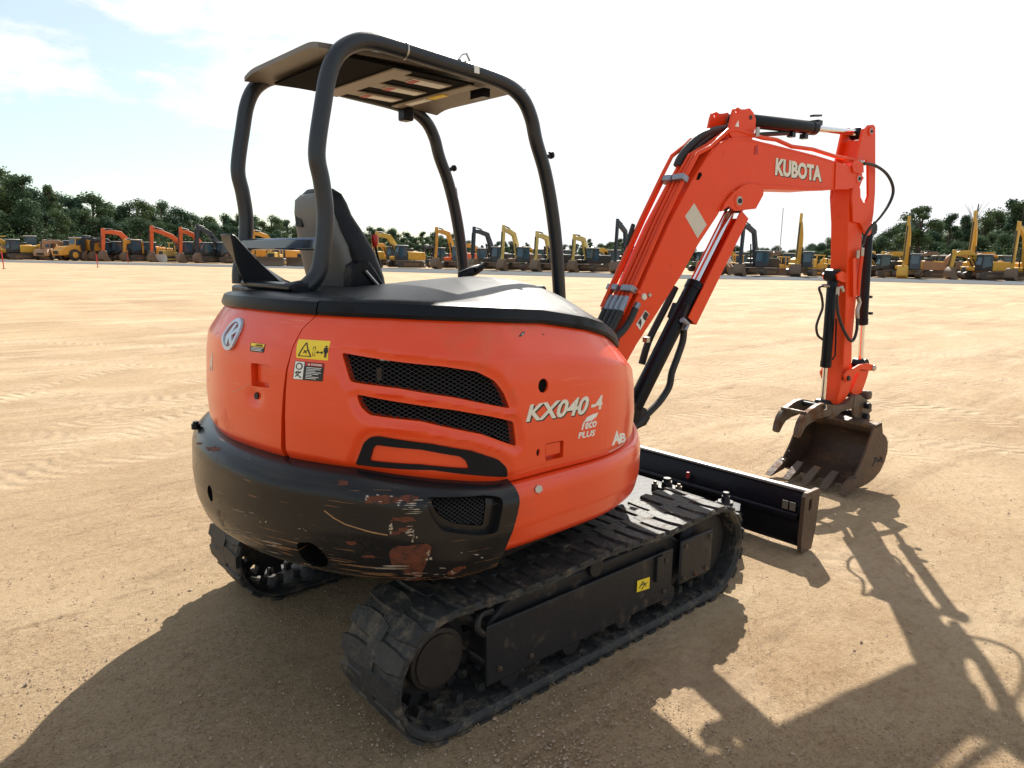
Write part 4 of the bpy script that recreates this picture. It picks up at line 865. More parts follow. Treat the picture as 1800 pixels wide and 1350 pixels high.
    for x in (-.5, -.17, .16, .48): MB().lathe((x, -.13, .105), (0, 1, 0), [(0, .05), (.02, .06), (.05, .06), (.06, .045), (.2, .045), (.21, .06), (.24, .06), (.26, .05)]).build('track_roller', M['frame'], t)
    MB().lathe((-.02, -.12, .385), (0, 1, 0), [(0, .04), (.24, .04)]).build('carrier_roller', M['frame'], t)
    MB().lathe((.81, -.1, .255), (0, 1, 0), [(0, .16), (.03, .19), (.17, .19), (.2, .16)], 36).build('idler_wheel', M['frame'], t)
    sp = MB().lathe((-.80, -.03, .255), (0, 1, 0), [(0, .15), (.06, .15)], 30)
    for k_ in range(13):
        a = 2*math.pi*k_/13; sp.box((-.80+.165*math.cos(a), 0, .255+.165*math.sin(a)), (.06, .045, .04), Matrix.Rotation(-a, 3, 'Y'))
    sp.build('sprocket', M['frame'], t)
    MB().lathe((-.80, -o*.0, .255), (0, o, 0), [(0, .118), (.07, .118), (.08, .112), (.084, .098), (.09, .096), (.092, .02)], 36).build('travel_motor', mat('motor_cover', (.018, .014, .012), .6, .1, bump=.3, var=.3, dirt=(.05, .032, .022), dscale=8), t)
    return t
tr = track(-.675, 'rubber_track', -1); tl = track(.675, 'rubber_track', 1)
tr['label'] = 'near right rubber track, in full view'; tl['label'] = 'far left rubber track, mostly hidden by the counterweight'
P = at_y(1131, 1027, -.811)
yl = [at_y(*q, -.811) for q in ((1120, 1021), (1142, 1014), (1141, 1034), (1119, 1041))]
def flat_q(pts, th_, name, m_, par): 
    n_ = Vector((0, -1, 0)); return MB().hexa([p for p in pts]+[p+n_*th_ for p in pts]).build(name, M[m_], par)
st = flat_q(yl, .0015, 'warning_sticker', 'yellow', EX)
for a, b in (((1124, 1034), (1130, 1022)), ((1130, 1022), (1136, 1030)), ((1126, 1029), (1138, 1024)), ((1128, 1036), (1134, 1026))):
    MB().tube([at_y(*a, -.8135), at_y(*b, -.8135)], .002, 4).build('pictogram', M['ink'], st)
flat_q([at_y(*q, -.80) for q in ((855, 1117), (862, 1119), (863, 1138), (856, 1134))], .0015, 'id_sticker', 'white', EX)
MB().bx(-.55, .55, -.52, .52, .25, .42).build('car_body', M['frame'], EX, bevel=.03)
MB().tube(cat([(-.62, -.79, .30), (-.66, -.80, .34), (-.64, -.79, .38), (-.56, -.76, .36)], 5), .013, 8).build('hose', M['hose'], EX)
# ---- dozer blade
bl = empty('dozer_blade', (1.6, 0, 0)); bl.parent = EX
X0 = 1.665
prof = [(.075, 0.0), (.05, .03), (.03, .10), (.025, .17), (.04, .24), (.075, .30), (.11, .335), (.125, .335), (.095, .30), (.062, .24), (.048, .17), (.052, .10), (.075, .035), (.10, .0)]
MB().prism([(x+X0, z+.01) for x, z in prof], lambda a, b, c: Vector((a-1.6, c, b)), -.84, .84).build('mouldboard', M['black'], bl, smooth=40)
MB().bx(X0-1.6+.085, X0-1.6+.13, -.84, .84, .335, .352).build('top_edge', mat('sunlit_edge', (.30, .29, .28), .4, .5, bump=.2, dirt=(.05, .05, .05), dscale=12, dpos=.62), bl, bevel=.006)  # pale strip: sunlight on the blade's top put into its colour
MB().tube([(X0-1.6+.018, -.82, .205), (X0-1.6+.018, .82, .205)], .02, 8).build('stiffener_tube', M['black'], bl, smooth=60)
for y in (-1, 1):
    s_ = MB().prism([(X0+.0, .005), (X0+.13, .0), (X0+.16, .12), (X0+.175, .34), (X0+.16, .362), (X0+.02, .362), (X0-.005, .34), (X0-.01, .1)], lambda a, b, c: Vector((a-1.6, c, b)), y*.84, y*.865, holes=[[(X0+.045, .255), (X0+.045, .31), (X0+.065, .32), (X0+.08, .31), (X0+.08, .255), (X0+.062, .245)]]).build('end_plate', M['bucketm'], bl, bevel=.003)
for q0, q1 in ((1385, 1392), (1394, 1403)):
    a = [at_y(*q, -.7) for q in ((q0, 906), (q1, 909), (q1, 921), (q0, 919))]
    d0 = [Vector((X0+.018-1.6, -.80+.045*(q0 > 1390)+dy, z)) for dy, z in ((0, .235), (.035, .235), (.035, .285), (0, .285))]
    MB().hexa(d0+[p+Vector((-.002, 0, 0)) for p in d0]).build('decal', M['canopy'], bl)
P1, P2 = at_z(1172, 858, .31), at_z(1275, 884, .31)
MB().bx(-1.0, -.24, -.25, .25, .27, .30).build('blade_carrier', M['black'], bl, bevel=.004)
for y in (-1, 1): MB().prism([(1.28, y*.47), (1.27, y*.58), (1.34, y*.65), (1.45, y*.59), (1.46, y*.47)], lambda a, b, c: Vector((a-1.6, b, c)), .25, .275).build('pivot_plate', M['black'], bl, bevel=.003)
MB().bx(-.33, -.12, -.6, .6, .08, .22).build('cross_beam', M['black'], bl, bevel=.02)
for y in (-.3, .3): MB().bx(-.75, -.2, y-.07, y+.07, .10, .255).build('lift_arm', M['frame'], bl, bevel=.02)
for P, r_ in ((P1, .05), (P2, .038)):
    c_ = Vector((P.x-1.6, P.y, .301)); nb = MB().lathe(c_, (0, 0, 1), [(0, r_*1.3), (.02, r_*1.3), (.021, r_*.7), (.05, r_*.7)], 6); nb.build('pivot_bolt', M['frame'], bl, bevel=.004)
    MB().lathe(c_+Vector((.0, 0, .05)), (0, 0, 1), [(0, r_*.45), (.022, r_*.45)], 10).build('bolt_tip', M['frame'], bl)
    if r_ > .04:
        for dx, dy in ((-.05, .05), (.02, -.07), (.06, .03)): MB().lathe(c_+Vector((dx, dy, 0)), (0, 0, 1), [(0, .022), (.035, .022), (.036, .012), (.05, .012)], 6).build('pivot_bolt', M['worn'], bl, bevel=.002)
P = at_z(1195, 832, .30); MB().bx(X0-1.6+.012, X0-1.6+.03, P.y-.008, P.y+.008, .25, .29).build('angle_marker', M['redink'], bl)
# counterweight material with worn zones
m = mat('counterweight_paint', (.009, .009, .010), .26, bump=.10, bscale=7, var=.2, coat=.12, dirt=(.022, .015, .010), dscale=6, dpos=.60, spec=.25); N, l = nodes(m); b = N['Principled BSDF']; src = b.inputs['Base Color'].links[0].from_socket
t = N.new('ShaderNodeTexCoord'); mp_ = N.new('ShaderNodeMapping'); mp_.inputs['Scale'].default_value = (2.2, 2.2, 60); l(t.outputs['Object'], mp_.inputs[0])
n_ = N.new('ShaderNodeTexNoise'); n_.inputs['Scale'].default_value = 2.5; n_.inputs['Detail'].default_value = 6; l(mp_.outputs[0], n_.inputs['Vector'])
sx = N.new('ShaderNodeSeparateXYZ'); l(t.outputs['Object'], sx.inputs[0])
zr = N.new('ShaderNodeMapRange'); zr.inputs['From Min'].default_value = .74; zr.inputs['From Max'].default_value = .57; zr.inputs['To Min'].default_value = 0; zr.inputs['To Max'].default_value = .10; l(sx.outputs['Z'], zr.inputs['Value'])
ad = N.new('ShaderNodeMath'); ad.operation = 'ADD'; l(n_.outputs['Fac'], ad.inputs[0]); l(zr.outputs[0], ad.inputs[1])
r1 = N.new('ShaderNodeValToRGB'); r1.color_ramp.elements[0].position = .66; r1.color_ramp.elements[1].position = .70; l(ad.outputs[0], r1.inputs[0])
x1 = N.new('ShaderNodeMixRGB'); x1.inputs['Color2'].default_value = (.22, .11, .05, 1); l(src, x1.inputs['Color1']); l(r1.outputs[0], x1.inputs['Fac']); l(x1.outputs[0], b.inputs['Base Color'])
cw.data.materials.clear(); cw.data.materials.append(m)
# ------------------------------------------------------------------ ground
def grid_axis(c, half, d, far, g=1.13):
    a = [0]; s = d
    while a[-1] < far:
        if a[-1] > half: s *= g
        a.append(a[-1]+s)
    return [c-x for x in reversed(a[1:])]+[c+x for x in a]
xs = grid_axis(.6, 3.8, .045, 1500); ys = grid_axis(-.4, 3.4, .045, 1500)
vs = []; 
for x in xs:
    for y in ys:
        r = math.hypot(x-.6, y+.4); f = 1 if r < 5 else max(0, 1-(r-5)/25)
        h = 0
        if f > 0: v3 = Vector((x, y, 0)); h = f*(.012*noise.noise(v3*.9)+.006*noise.noise(v3*3.1)+.0035*noise.noise(v3*9+Vector((5, 2, 1))))-.006
        vs.append((x, y, h))
ny = len(ys); fs = [(i*ny+j, (i+1)*ny+j, (i+1)*ny+j+1, i*ny+j+1) for i in range(len(xs)-1) for j in range(ny-1)]
gm = bpy.data.materials.new('sandy_ground'); gm.use_nodes = True; N, l = nodes(gm); b = N['Principled BSDF']; b.inputs['Roughness'].default_value = .9; b.inputs['Specular IOR Level'].default_value = .15
tcn = N.new('ShaderNodeTexCoord'); P0 = tcn.outputs['Object']
def NZ(scale, detail=6, rough=.6, vec=None, sc=None, rot=0):
    n = N.new('ShaderNodeTexNoise'); n.inputs['Scale'].default_value = scale; n.inputs['Detail'].default_value = detail; n.inputs['Roughness'].default_value = rough; v = P0
    if sc or rot: m_ = N.new('ShaderNodeMapping'); m_.inputs['Scale'].default_value = sc or (1, 1, 1); m_.inputs['Rotation'].default_value = (0, 0, rot); l(P0, m_.inputs[0]); v = m_.outputs[0]
    l(v, n.inputs['Vector']); return n.outputs['Fac']
def RP(v, a, b_): r = N.new('ShaderNodeMapRange'); r.inputs['From Min'].default_value = a; r.inputs['From Max'].default_value = b_; l(v, r.inputs['Value']); return r.outputs[0]
def MX(a, b_, f, mode='MIX'):
    m_ = N.new('ShaderNodeMixRGB'); m_.blend_type = mode
    for k, v in (('Color1', a), ('Color2', b_), ('Fac', f)):
        if isinstance(v, tuple): m_.inputs[k].default_value = (*v, 1)
        elif isinstance(v, float): m_.inputs[k].default_value = v
        else: l(v, m_.inputs[k])
    return m_.outputs[0]
def MT(op, a, b_=None, c=None):
    m_ = N.new('ShaderNodeMath'); m_.operation = op
    for k, v in enumerate((a, b_, c)):
        if v is None: continue
        if isinstance(v, (int, float)): m_.inputs[k].default_value = v
        else: l(v, m_.inputs[k])
    return m_.outputs[0]
col = MX((.340, .236, .135), (.460, .335, .205), RP(NZ(.35, 5), .35, .65))
col = MX(col, (.52, .395, .255), RP(NZ(1.0, 7, .65, sc=(.25, 1.1, 1), rot=rad(-50)), .52, .68))
col = MX(col, (.29, .17, .08), MT('MULTIPLY', RP(NZ(.22, 7, .7), .56, .66), .55))
col = MX(col, (.17, .11, .066), MT('MULTIPLY', RP(NZ(2.2, 9, .78, sc=(.3, 1.5, 1), rot=rad(-42)), .56, .68), .62))
col = MX(col, (.19, .12, .068), MT('MULTIPLY', RP(NZ(.8, 9, .78, sc=(.22, 1.3, 1), rot=rad(-58)), .55, .66), .55))
col = MX(col, (.20, .13, .075), MT('MULTIPLY', RP(NZ(.33, 12, .82, sc=(.3, 1.6, 1), rot=rad(-35)), .54, .62), .5))
col = MX(col, (.50, .385, .26), MT('MULTIPLY', RP(NZ(.45, 10, .75, sc=(.12, 1.6, 1), rot=rad(-70)), .57, .64), .55))
grit = NZ(85, 4, .8); fw = N.new('ShaderNodeVectorMath'); fw.operation = 'DOT_PRODUCT'; fw.inputs[1].default_value = (F_.x+.10*R_.x, F_.y+.10*R_.y, 0); l(P0, fw.inputs[0]); zone = RP(MT('ADD', fw.outputs['Value'], MT('MULTIPLY', NZ(.9, 5, .6), -1.3)), (CAM.x*F_.x+CAM.y*F_.y)+2.25, (CAM.x*F_.x+CAM.y*F_.y)+1.85); col = MX(col, (.12, .075, .045), MT('MULTIPLY', RP(grit, .52, .66), MT('MULTIPLY_ADD', zone, .72, .14))); col = MX(col, (.66, .56, .44), MT('MULTIPLY', RP(NZ(120, 3, .7), .60, .70), .6)); col = MX(col, (.20, .12, .07), MT('MULTIPLY', RP(NZ(28, 6, .8), .58, .68), .4))
h = MT('MULTIPLY', NZ(7, 10, .8), .018); h = MT('ADD', h, MT('MULTIPLY', NZ(.9, 10, .75, sc=(.35, 1.6, 1), rot=rad(-42)), .014)); h = MT('ADD', h, MT('MULTIPLY', NZ(70, 6, .8), .010))
# prints of tracks and tyres: arcs with ridges
sep = N.new('ShaderNodeSeparateXYZ'); l(P0, sep.inputs[0]); X, Y = sep.outputs['X'], sep.outputs['Y']; wob = MT('MULTIPLY', NZ(.5, 2), .8)
tracks_ = [(14, -6, 13.2, .22, 62), (14, -6, 14.7, .22, 62), (30, 22, 26.5, .3, 60), (30, 22, 28.5, .3, 60), (-30, -20, 42.0, .3, 65), (-30, -20, 44.2, .3, 65), (40, -30, 43.0, .3, 65), (40, -30, 45.1, .3, 65), (-25, 30, 33.0, .3, 65), (-25, 30, 35.2, .3, 65), (9, 16, 13.5, .25, 60), (9, 16, 15.2, .25, 60), (6, -22, 26.5, .28, 60), (6, -22, 28.4, .28, 60), (20, 2, 13.0, .28, 60), (20, 2, 14.9, .28, 60), (12, 9, 6.5, .25, 60), (12, 9, 8.2, .25, 60), (30, -8, 24.5, .28, 60), (30, -8, 26.4, .28, 60), (-4, -16, 21.5, .28, 60), (-4, -16, 23.4, .28, 60)]
tsum = None; tmask = None
for cx, cy, R, hw, fr_ in tracks_:
    dx, dy = MT('SUBTRACT', X, cx), MT('SUBTRACT', Y, cy); d = MT('SQRT', MT('ADD', MT('MULTIPLY', dx, dx), MT('MULTIPLY', dy, dy)))
    e = MT('ABSOLUTE', MT('SUBTRACT', MT('ADD', d, wob), R+.4)); msk = RP(e, hw, hw*.8); ang = MT('MULTIPLY', MT('ARCTAN2', dy, dx), R*fr_*.62)
    w_ = MT('SINE', MT('ADD', ang, MT('MULTIPLY', e, 22))); v = MT('MULTIPLY', MT('MULTIPLY', w_, msk), .0062); v = MT('SUBTRACT', v, MT('MULTIPLY', msk, .006))
    tsum = v if tsum is None else MT('ADD', tsum, v); tmask = msk if tmask is None else MT('MAXIMUM', tmask, msk)
brk = RP(NZ(.8, 5, .7), .42, .56); h = MT('ADD', h, MT('MULTIPLY', tsum, brk)); col = MX(col, (.50, .38, .26), MT('MULTIPLY', MT('MULTIPLY', tmask, brk), .35))
for yc in (-.675,):   # the machine's own cleat prints behind its tracks
    mk_ = MT('MULTIPLY', RP(MT('ABSOLUTE', MT('SUBTRACT', Y, yc)), .19, .165), MT('MULTIPLY', RP(X, -.85, -1.05), RP(X, -6, -3))); sq = RP(MT('SINE', MT('MULTIPLY', X, 64)), -.35, .35)
    h = MT('SUBTRACT', h, MT('MULTIPLY', MT("MULTIPLY", MT("MULTIPLY", mk_, brk), sq), .008)); h = MT('SUBTRACT', h, MT("MULTIPLY", mk_, .002))
rdg = MT('MULTIPLY', RP(tsum, .001, .004), brk); col = MX(col, (.20, .13, .078), MT('MULTIPLY', rdg, .5))
g2_ = NZ(24, 8, .85); col = MX(col, (.17, .11, .064), MT('MULTIPLY', RP(g2_, .54, .60), .42)); col = MX(col, (.52, .40, .275), MT('MULTIPLY', RP(g2_, .46, .40), .40))
g3_ = NZ(9, 9, .85, sc=(.6, 1.3, 1), rot=rad(-42)); col = MX(col, (.21, .135, .08), MT('MULTIPLY', RP(g3_, .55, .62), .38)); col = MX(col, (.50, .38, .26), MT('MULTIPLY', RP(g3_, .45, .38), .35))
h = MT('ADD', h, MT('MULTIPLY', g2_, .012))
bmp = N.new('ShaderNodeBump'); bmp.inputs['Strength'].default_value = 1.0; bmp.inputs['Distance'].default_value = 1.0; l(h, bmp.inputs['Height']); l(bmp.outputs[0], b.inputs['Normal']); l(col, b.inputs['Base Color'])
g = MB().add(vs, fs).build('ground', gm, None, smooth=180, fix=False); tag(g, kind='structure')
# gravel service road in front of the parked rows: follows the row across the field
rowp = [(-60, 455.5, 459), (150, 460.0, 464.0), (300, 463, 467), (500, 467, 471.5), (700, 471, 478), (880, 476, 483), (1100, 481, 489), (1300, 484.5, 491), (1500, 488, 494), (1700, 492, 499), (1950, 497, 505)]
vs = []; 
for x, y0, y1 in rowp:
    a, b_ = at_z(x, y0, .02), at_z(x, y1, .02); vs += [a, b_]
rmat = mat('grey_gravel', (.125, .132, .14), .9, bump=.5, bscale=12, var=.18, vscale=2, dirt=(.2, .16, .12), dscale=.25, dpos=.62, spec=0)
tag(MB().add(vs, [(2*i, 2*i+1, 2*i+3, 2*i+2) for i in range(len(rowp)-1)]).build('gravel_road', rmat, None, smooth=0), kind='structure')
# loose stones near the camera
random.seed(11); pm = mat('pebble', (.34, .25, .18), .85, var=.75, vscale=55, detail=1); peb = MB()
for k in range(52000):
    a = random.uniform(0, 2*math.pi); rr = random.uniform(0, 1)**.75*7.5; x, y = -.6+rr*math.cos(a), -1.2+rr*math.sin(a)
    dfw = (x-CAM.x)*F_.x+(y-CAM.y)*F_.y+noise.noise(Vector((x, y, 3)))*.7
    if dfw > 2.5 and random.random() < .72: continue
    s = random.uniform(.0022, .0062)*(.72 if dfw > 2.5 else 1)*(1.9 if random.random() < .035 else 1); q = [Vector((x, y, s*.3))+Vector(d)*s*random.uniform(.6, 1.25) for d in ((1, 0, 0), (0, 1, 0), (-1, 0, 0), (0, -1, 0), (0, 0, .8), (0, 0, -.8))]
    peb.add(q, [(0, 1, 4), (1, 2, 4), (2, 3, 4), (3, 0, 4), (1, 0, 5), (2, 1, 5), (3, 2, 5), (0, 3, 5)])
for k in range(4500):   # clods and stones farther out
    a = random.uniform(rad(5), rad(95)); rr = 3+random.uniform(0, 1)**1.3*14; x, y = CAM.x+rr*math.cos(a), CAM.y+rr*math.sin(a)
    if noise.noise(Vector((x*.45, y*.45, 7))) < .02 and random.random() < .8: continue
    s = random.uniform(.0035, .008)*(1.8 if random.random() < .04 else 1); q = [Vector((x, y, s*.25))+Vector((d[0], d[1], d[2]*.7))*s*random.uniform(.6, 1.25) for d in ((1, 0, 0), (0, 1, 0), (-1, 0, 0), (0, -1, 0), (0, 0, .8), (0, 0, -.8))]
    peb.add(q, [(0, 1, 4), (1, 2, 4), (2, 3, 4), (3, 0, 4), (1, 0, 5), (2, 1, 5), (3, 2, 5), (0, 3, 5)])
tag(peb.build('pebbles', pm, None, smooth=0, fix=False), 'scattered small tan pebbles on the sandy ground', 'pebbles', kind='stuff')
# ------------------------------------------------------------------ machines parked at the far side
C_ = {}
def paint(n, c, r=.5): C_[n] = mat(n+'_machine_paint', c, r, var=.18, vscale=1.5, dirt=tuple(x*.45+.03 for x in c), dscale=1.2, dpos=.58); return C_[n]
paint('yellow', (.60, .34, .045)); paint('pale', (.58, .42, .12)); paint('amber', (.62, .28, .03)); paint('orange', (.66, .11, .02)); paint('navy', (.022, .03, .042)); paint('charcoal', (.018, .019, .021)); paint('tan', (.36, .20, .11)); paint('lightgrey', (.55, .56, .55)); paint('mud', (.15, .095, .06)); paint('trk', (.065, .048, .038)); paint('blue', (.03, .055, .09))
glass = mat('cab_glass', (.04, .085, .12), .1, .0, var=.3, vscale=1); tyre = mat('tyre_rubber', (.03, .028, .026), .8, var=.3, dirt=(.12, .085, .06), dscale=2)
def cab(par, x0, x1, y0, y1, z0, z1, m, roof=None, name='cab'):
    c = MB().prism([(x0, z0), (x1, z0), (x1, z0+(z1-z0)*.35), (x1-.12, z1), (x0+.05, z1)], lambda a, b, c: Vector((a, c, b)), y0, y1).build(name, m, par, bevel=.05)
    for yy, s in ((y0, -1), (y1, 1)): MB().prism([(x0+.15, z0+.55), (x1-.1, z0+.3), (x1-.2, z1-.15), (x0+.18, z1-.15)], lambda a, b, c: Vector((a, c, b)), yy, yy+.02*s).build('window', glass, c)
    zz0 = z0+(z1-z0)*.36; MB().hexa([Vector(p) for p in ((x1+.005, y0+.1, zz0), (x1+.005, y1-.1, zz0), (x1-.115, y1-.1, z1-.1), (x1-.115, y0+.1, z1-.1), (x1+.025, y0+.1, zz0), (x1+.025, y1-.1, zz0), (x1-.095, y1-.1, z1-.1), (x1-.095, y0+.1, z1-.1))]).build('window', glass, c)
    MB().bx(x0-.015, x0, y0+.12, y1-.12, z0+.7, z1-.15).build('window', glass, c)
    if roof: MB().bx(x0-.08, x1+.05, y0-.06, y1+.06, z1+.003, z1+.10).build('cab_roof', roof, c, bevel=.04)
    return c
def bwidth(path, w0, w1, y0, y1):  # tapered box beam along a polyline in the (x,z) plane
    P = [Vector(p) for p in path]; n = len(P); L_, R__ = [], []
    for i, p in enumerate(P):
        d = (P[min(i+1, n-1)]-P[max(i-1, 0)]).normalized(); nn = Vector((-d.y, d.x)); w_ = (w0+(w1-w0)*i/(n-1))/2*(1.35 if 0 < i < n-1 else 1); L_.append(p+nn*w_); R__.append(p-nn*w_)
    return MB().prism([tuple(p) for p in L_+R__[::-1]], lambda a, b, c: Vector((a, c, b)), y0, y1)
def exc(px, py, h, label, body='yellow', boom=None, cabc='charcoal', sc=1., reach=3.6, top=5.2, bend=(1.7, 4.2), tip=None, stick=None, bucket='mud', raised=False, roof='lightgrey', D=None, curl=0):
    base = at_z(px, py, 0) if D is None else at_dist(px, D); v = math.atan2(CAM.y-base.y, CAM.x-base.x); m = C_[body]; bm_ = C_[boom or body]
    e = tag(empty('parked_excavator', base, v-rad(h)), label, 'excavator', 'construction machines parked in a long row across the yard'); e.scale = (sc,)*3
    for y in (-1.2, 1.2):
        t = MB().prism([(-1.75, .08), (1.65, .08), (1.98, .25), (2.05, .55), (1.9, .82), (1.6, .95), (-1.7, .95), (-2.0, .82), (-2.1, .5), (-2.0, .22)], lambda a, b, c: Vector((a, c, b)), y-.3, y+.3).build('crawler_track', C_['trk'], e, bevel=.06)
        MB().bx(-1.2, 1.2, y-.33, y+.33, .3, .68).build('track_frame', C_['mud'], t)
    MB().bx(-1.1, 1.1, -.95, .95, .45, .95).build('undercarriage', C_['mud'], e)
    MB().prism([(-2.1, 1.05), (1.5, 1.05), (1.6, 1.25), (1.6, 1.5), (.6, 1.55), (.55, 2.0), (-2.0, 2.25), (-2.3, 1.9)], lambda a, b, c: Vector((a, c, b)), -1.3, .02).build('engine_house', m, e, bevel=.05)
    MB().bx(-2.05, .3, .03, 1.3, 1.05, 2.1).build('engine_house', m, e, bevel=.08)
    MB().prism([(-2.45, 1.1), (-2.06, 1.05), (-2.06, 2.1), (-2.35, 2.05)], lambda a, b, c: Vector((a, c, b)), -1.28, 1.28).build('counterweight', m, e, bevel=.06)
    MB().bx(-1.6, -.8, -.9, -.3, 2.2, 2.55).build('engine_hood', C_['charcoal'] if body != 'navy' else m, e, bevel=.05); MB().lathe((-.6, -.7, 2.0), (0, 0, 1), [(0, .07), (.75, .07)]).build('exhaust_pipe', C_['charcoal'], e)
    cab(e, .32, 1.75, .25, 1.28, 1.08, 2.85, C_[cabc], C_[roof] if roof else None)
    tip = tip or (reach, top-.55); foot = (.9, 1.55)
    b = bwidth([foot, ((foot[0]+bend[0])/2-.1, (foot[1]+bend[1])/2+.15), bend, ((bend[0]+tip[0])/2, (bend[1]+tip[1])/2+.12), tip], .55, .36, -.36, .02).build('boom', bm_, e, bevel=.03)
    stk = stick or ((tip[0]-.05, top), (tip[0]+.15, 1.35)); st = bwidth([stk[0], (stk[0][0]*.6+stk[1][0]*.4, stk[0][1]*.6+stk[1][1]*.4), stk[1]], .38, .30, -.31, -.03).build('stick', bm_, e, bevel=.03)
    MB().tube([((bend[0]+tip[0])/2-.2, -.17, (bend[1]+tip[1])/2+.45), ((bend[0]+tip[0])/2*.4+stk[0][0]*.6, -.17, ((bend[1]+tip[1])/2+.45)*.4+(stk[0][1]-.05)*.6)], .09, 10).build('stick_cylinder', C_['charcoal'], e)
    MB().tube([((bend[0]+tip[0])/2*.4+stk[0][0]*.6, -.17, ((bend[1]+tip[1])/2+.45)*.4+(stk[0][1]-.05)*.6), (stk[0][0], -.17, stk[0][1]-.05)], .05, 8).build('piston_rod', M['chrome'], e)
    for y in (-.46, .12): MB().tube([(1.35, y, 1.35), (foot[0]*.35+bend[0]*.65+.3, y, foot[1]*.35+bend[1]*.65-.1)], .08, 10).build('boom_cylinder', C_['charcoal'], e)
    s0, s1 = Vector(stk[0]), Vector(stk[1]); d = (s1-s0).normalized(); n2 = Vector((-d.y, d.x)) if Vector((-d.y, d.x)).x > 0 else Vector((d.y, -d.x)); q0, q1 = s0.lerp(s1, .2)+n2*.33, s0.lerp(s1, .88)+n2*.36
    MB().tube([(q0.x, -.17, q0.y), (q1.x, -.17, q1.y)], .065, 8).build('bucket_cylinder', C_['charcoal'], e)
    bx_, bz = stk[1]; bz = max(bz, 1.15)
    MB().prism([(bx_-.75, .05), (bx_-.35, .0), (bx_+.2, .08), (bx_+.5, .35), (bx_+.55, .75), (bx_+.35, 1.15), (bx_+.05, bz+.1), (bx_-.2, bz), (bx_-.25, 1.05), (bx_-.35, .6)], lambda a, b, c: Vector((a, c, b)), -.72, .38).build('bucket', C_[bucket], e, bevel=.04)
    return e
def wheel(par, x, y, r, w_, rim='yellow', name='wheel'):
    t = MB().lathe((x, y-w_/2, r), (0, 1, 0), [(0, r*.62), (.02, r*.93), (w_*.25, r), (w_*.75, r), (w_-.02, r*.93), (w_, r*.62)], 22).build(name, tyre, par); MB().lathe((x, y-w_/2-.02, r), (0, 1, 0), [(0, r*.2), (.02, r*.5), (.06, r*.56), (w_-.02, r*.56), (w_+.02, r*.5), (w_+.04, r*.2)], 18).build('rim', C_[rim], t)
def grp(e, label, cat_): return tag(e, label, cat_, 'construction machines parked in a long row across the yard')
def face(name, px, py, h, label, cat_, sc=1, D=None):
    base = at_z(px, py, 0) if D is None else at_dist(px, D); v = math.atan2(CAM.y-base.y, CAM.x-base.x); e = empty(name, base, v-rad(h)); e.scale = (sc,)*3; return grp(e, label, cat_)
def loader(px, py, h, label, c='yellow', canopy=False, sc=1, cabc='blue', D=None):
    e = face('wheel_loader', px, py, h, label, 'loader', sc, D); m = C_[c]
    for x in (-1.5, 1.4):
        for y in (-1.05, 1.05): wheel(e, x, y, .72, .5, c)
    MB().prism([(-2.7, .9), (-.5, .8), (-.5, 1.9), (-1.2, 2.0), (-2.6, 1.75)], lambda a, b, c: Vector((a, c, b)), -.75, .75).build('engine_hood', m, e, bevel=.08)
    MB().bx(-.5, 1.3, -.55, .55, .8, 1.35).build('chassis', m, e, bevel=.05)
    if canopy:
        for x in (-.55, .55):
            for y in (-.65, .65): MB().bx(x-.05, x+.05, y-.05, y+.05, 1.35, 3.0).build('canopy_post', C_['charcoal'], e)
        MB().bx(-.8, .8, -.85, .85, 3.0, 3.1).build('canopy', C_['pale'], e)
    else: cab(e, -.6, .6, -.65, .65, 1.35, 3.0, C_[cabc], C_['lightgrey'])
    for y in (-.45, .45): bwidth([(.7, 1.7), (1.8, 1.35), (2.6, .5)], .28, .22, y-.1, y+.1).build('lift_arm', m, e)
    MB().prism([(2.45, .12), (3.5, .08), (3.3, .3), (2.95, .45), (2.8, 1.15), (2.5, .9)], lambda a, b, c: Vector((a, c, b)), -1.25, 1.25).build('bucket', C_['mud'], e, bevel=.03)
    return e
def dumper(px, py, h, label, c='amber', sc=1, cabw='lightgrey'):
    e = face('dump_truck', px, py, h, label, 'dump truck', sc); m = C_[c]
    for x in (-3.2, -1.6, 2.3):
        for y in (-1.15, 1.15): wheel(e, x, y, .85, .6, c)
    MB().prism([(1.4, .9), (4.2, .75), (4.3, 1.3), (3.6, 2.0), (1.4, 2.2)], lambda a, b, c: Vector((a, c, b)), -1.2, 1.2).build('engine_hood', m, e, bevel=.12)
    MB().bx(4.28, 4.33, -.6, .6, .95, 1.4).build('front_grille', C_['charcoal'], e)
    cab(e, .4, 1.9, -.8, .8, 1.9, 3.3, m, C_[cabw])
    MB().prism([(-4.4, 1.3), (.2, 1.5), (.4, 3.0), (.9, 3.15), (-4.6, 2.6)], lambda a, b, c: Vector((a, c, b)), -1.4, 1.4).build('dump_body', C_[c], e, bevel=.06)
    MB().bx(-4, 2.5, -.4, .4, .85, 1.3).build('chassis', C_['charcoal'], e)
    return e
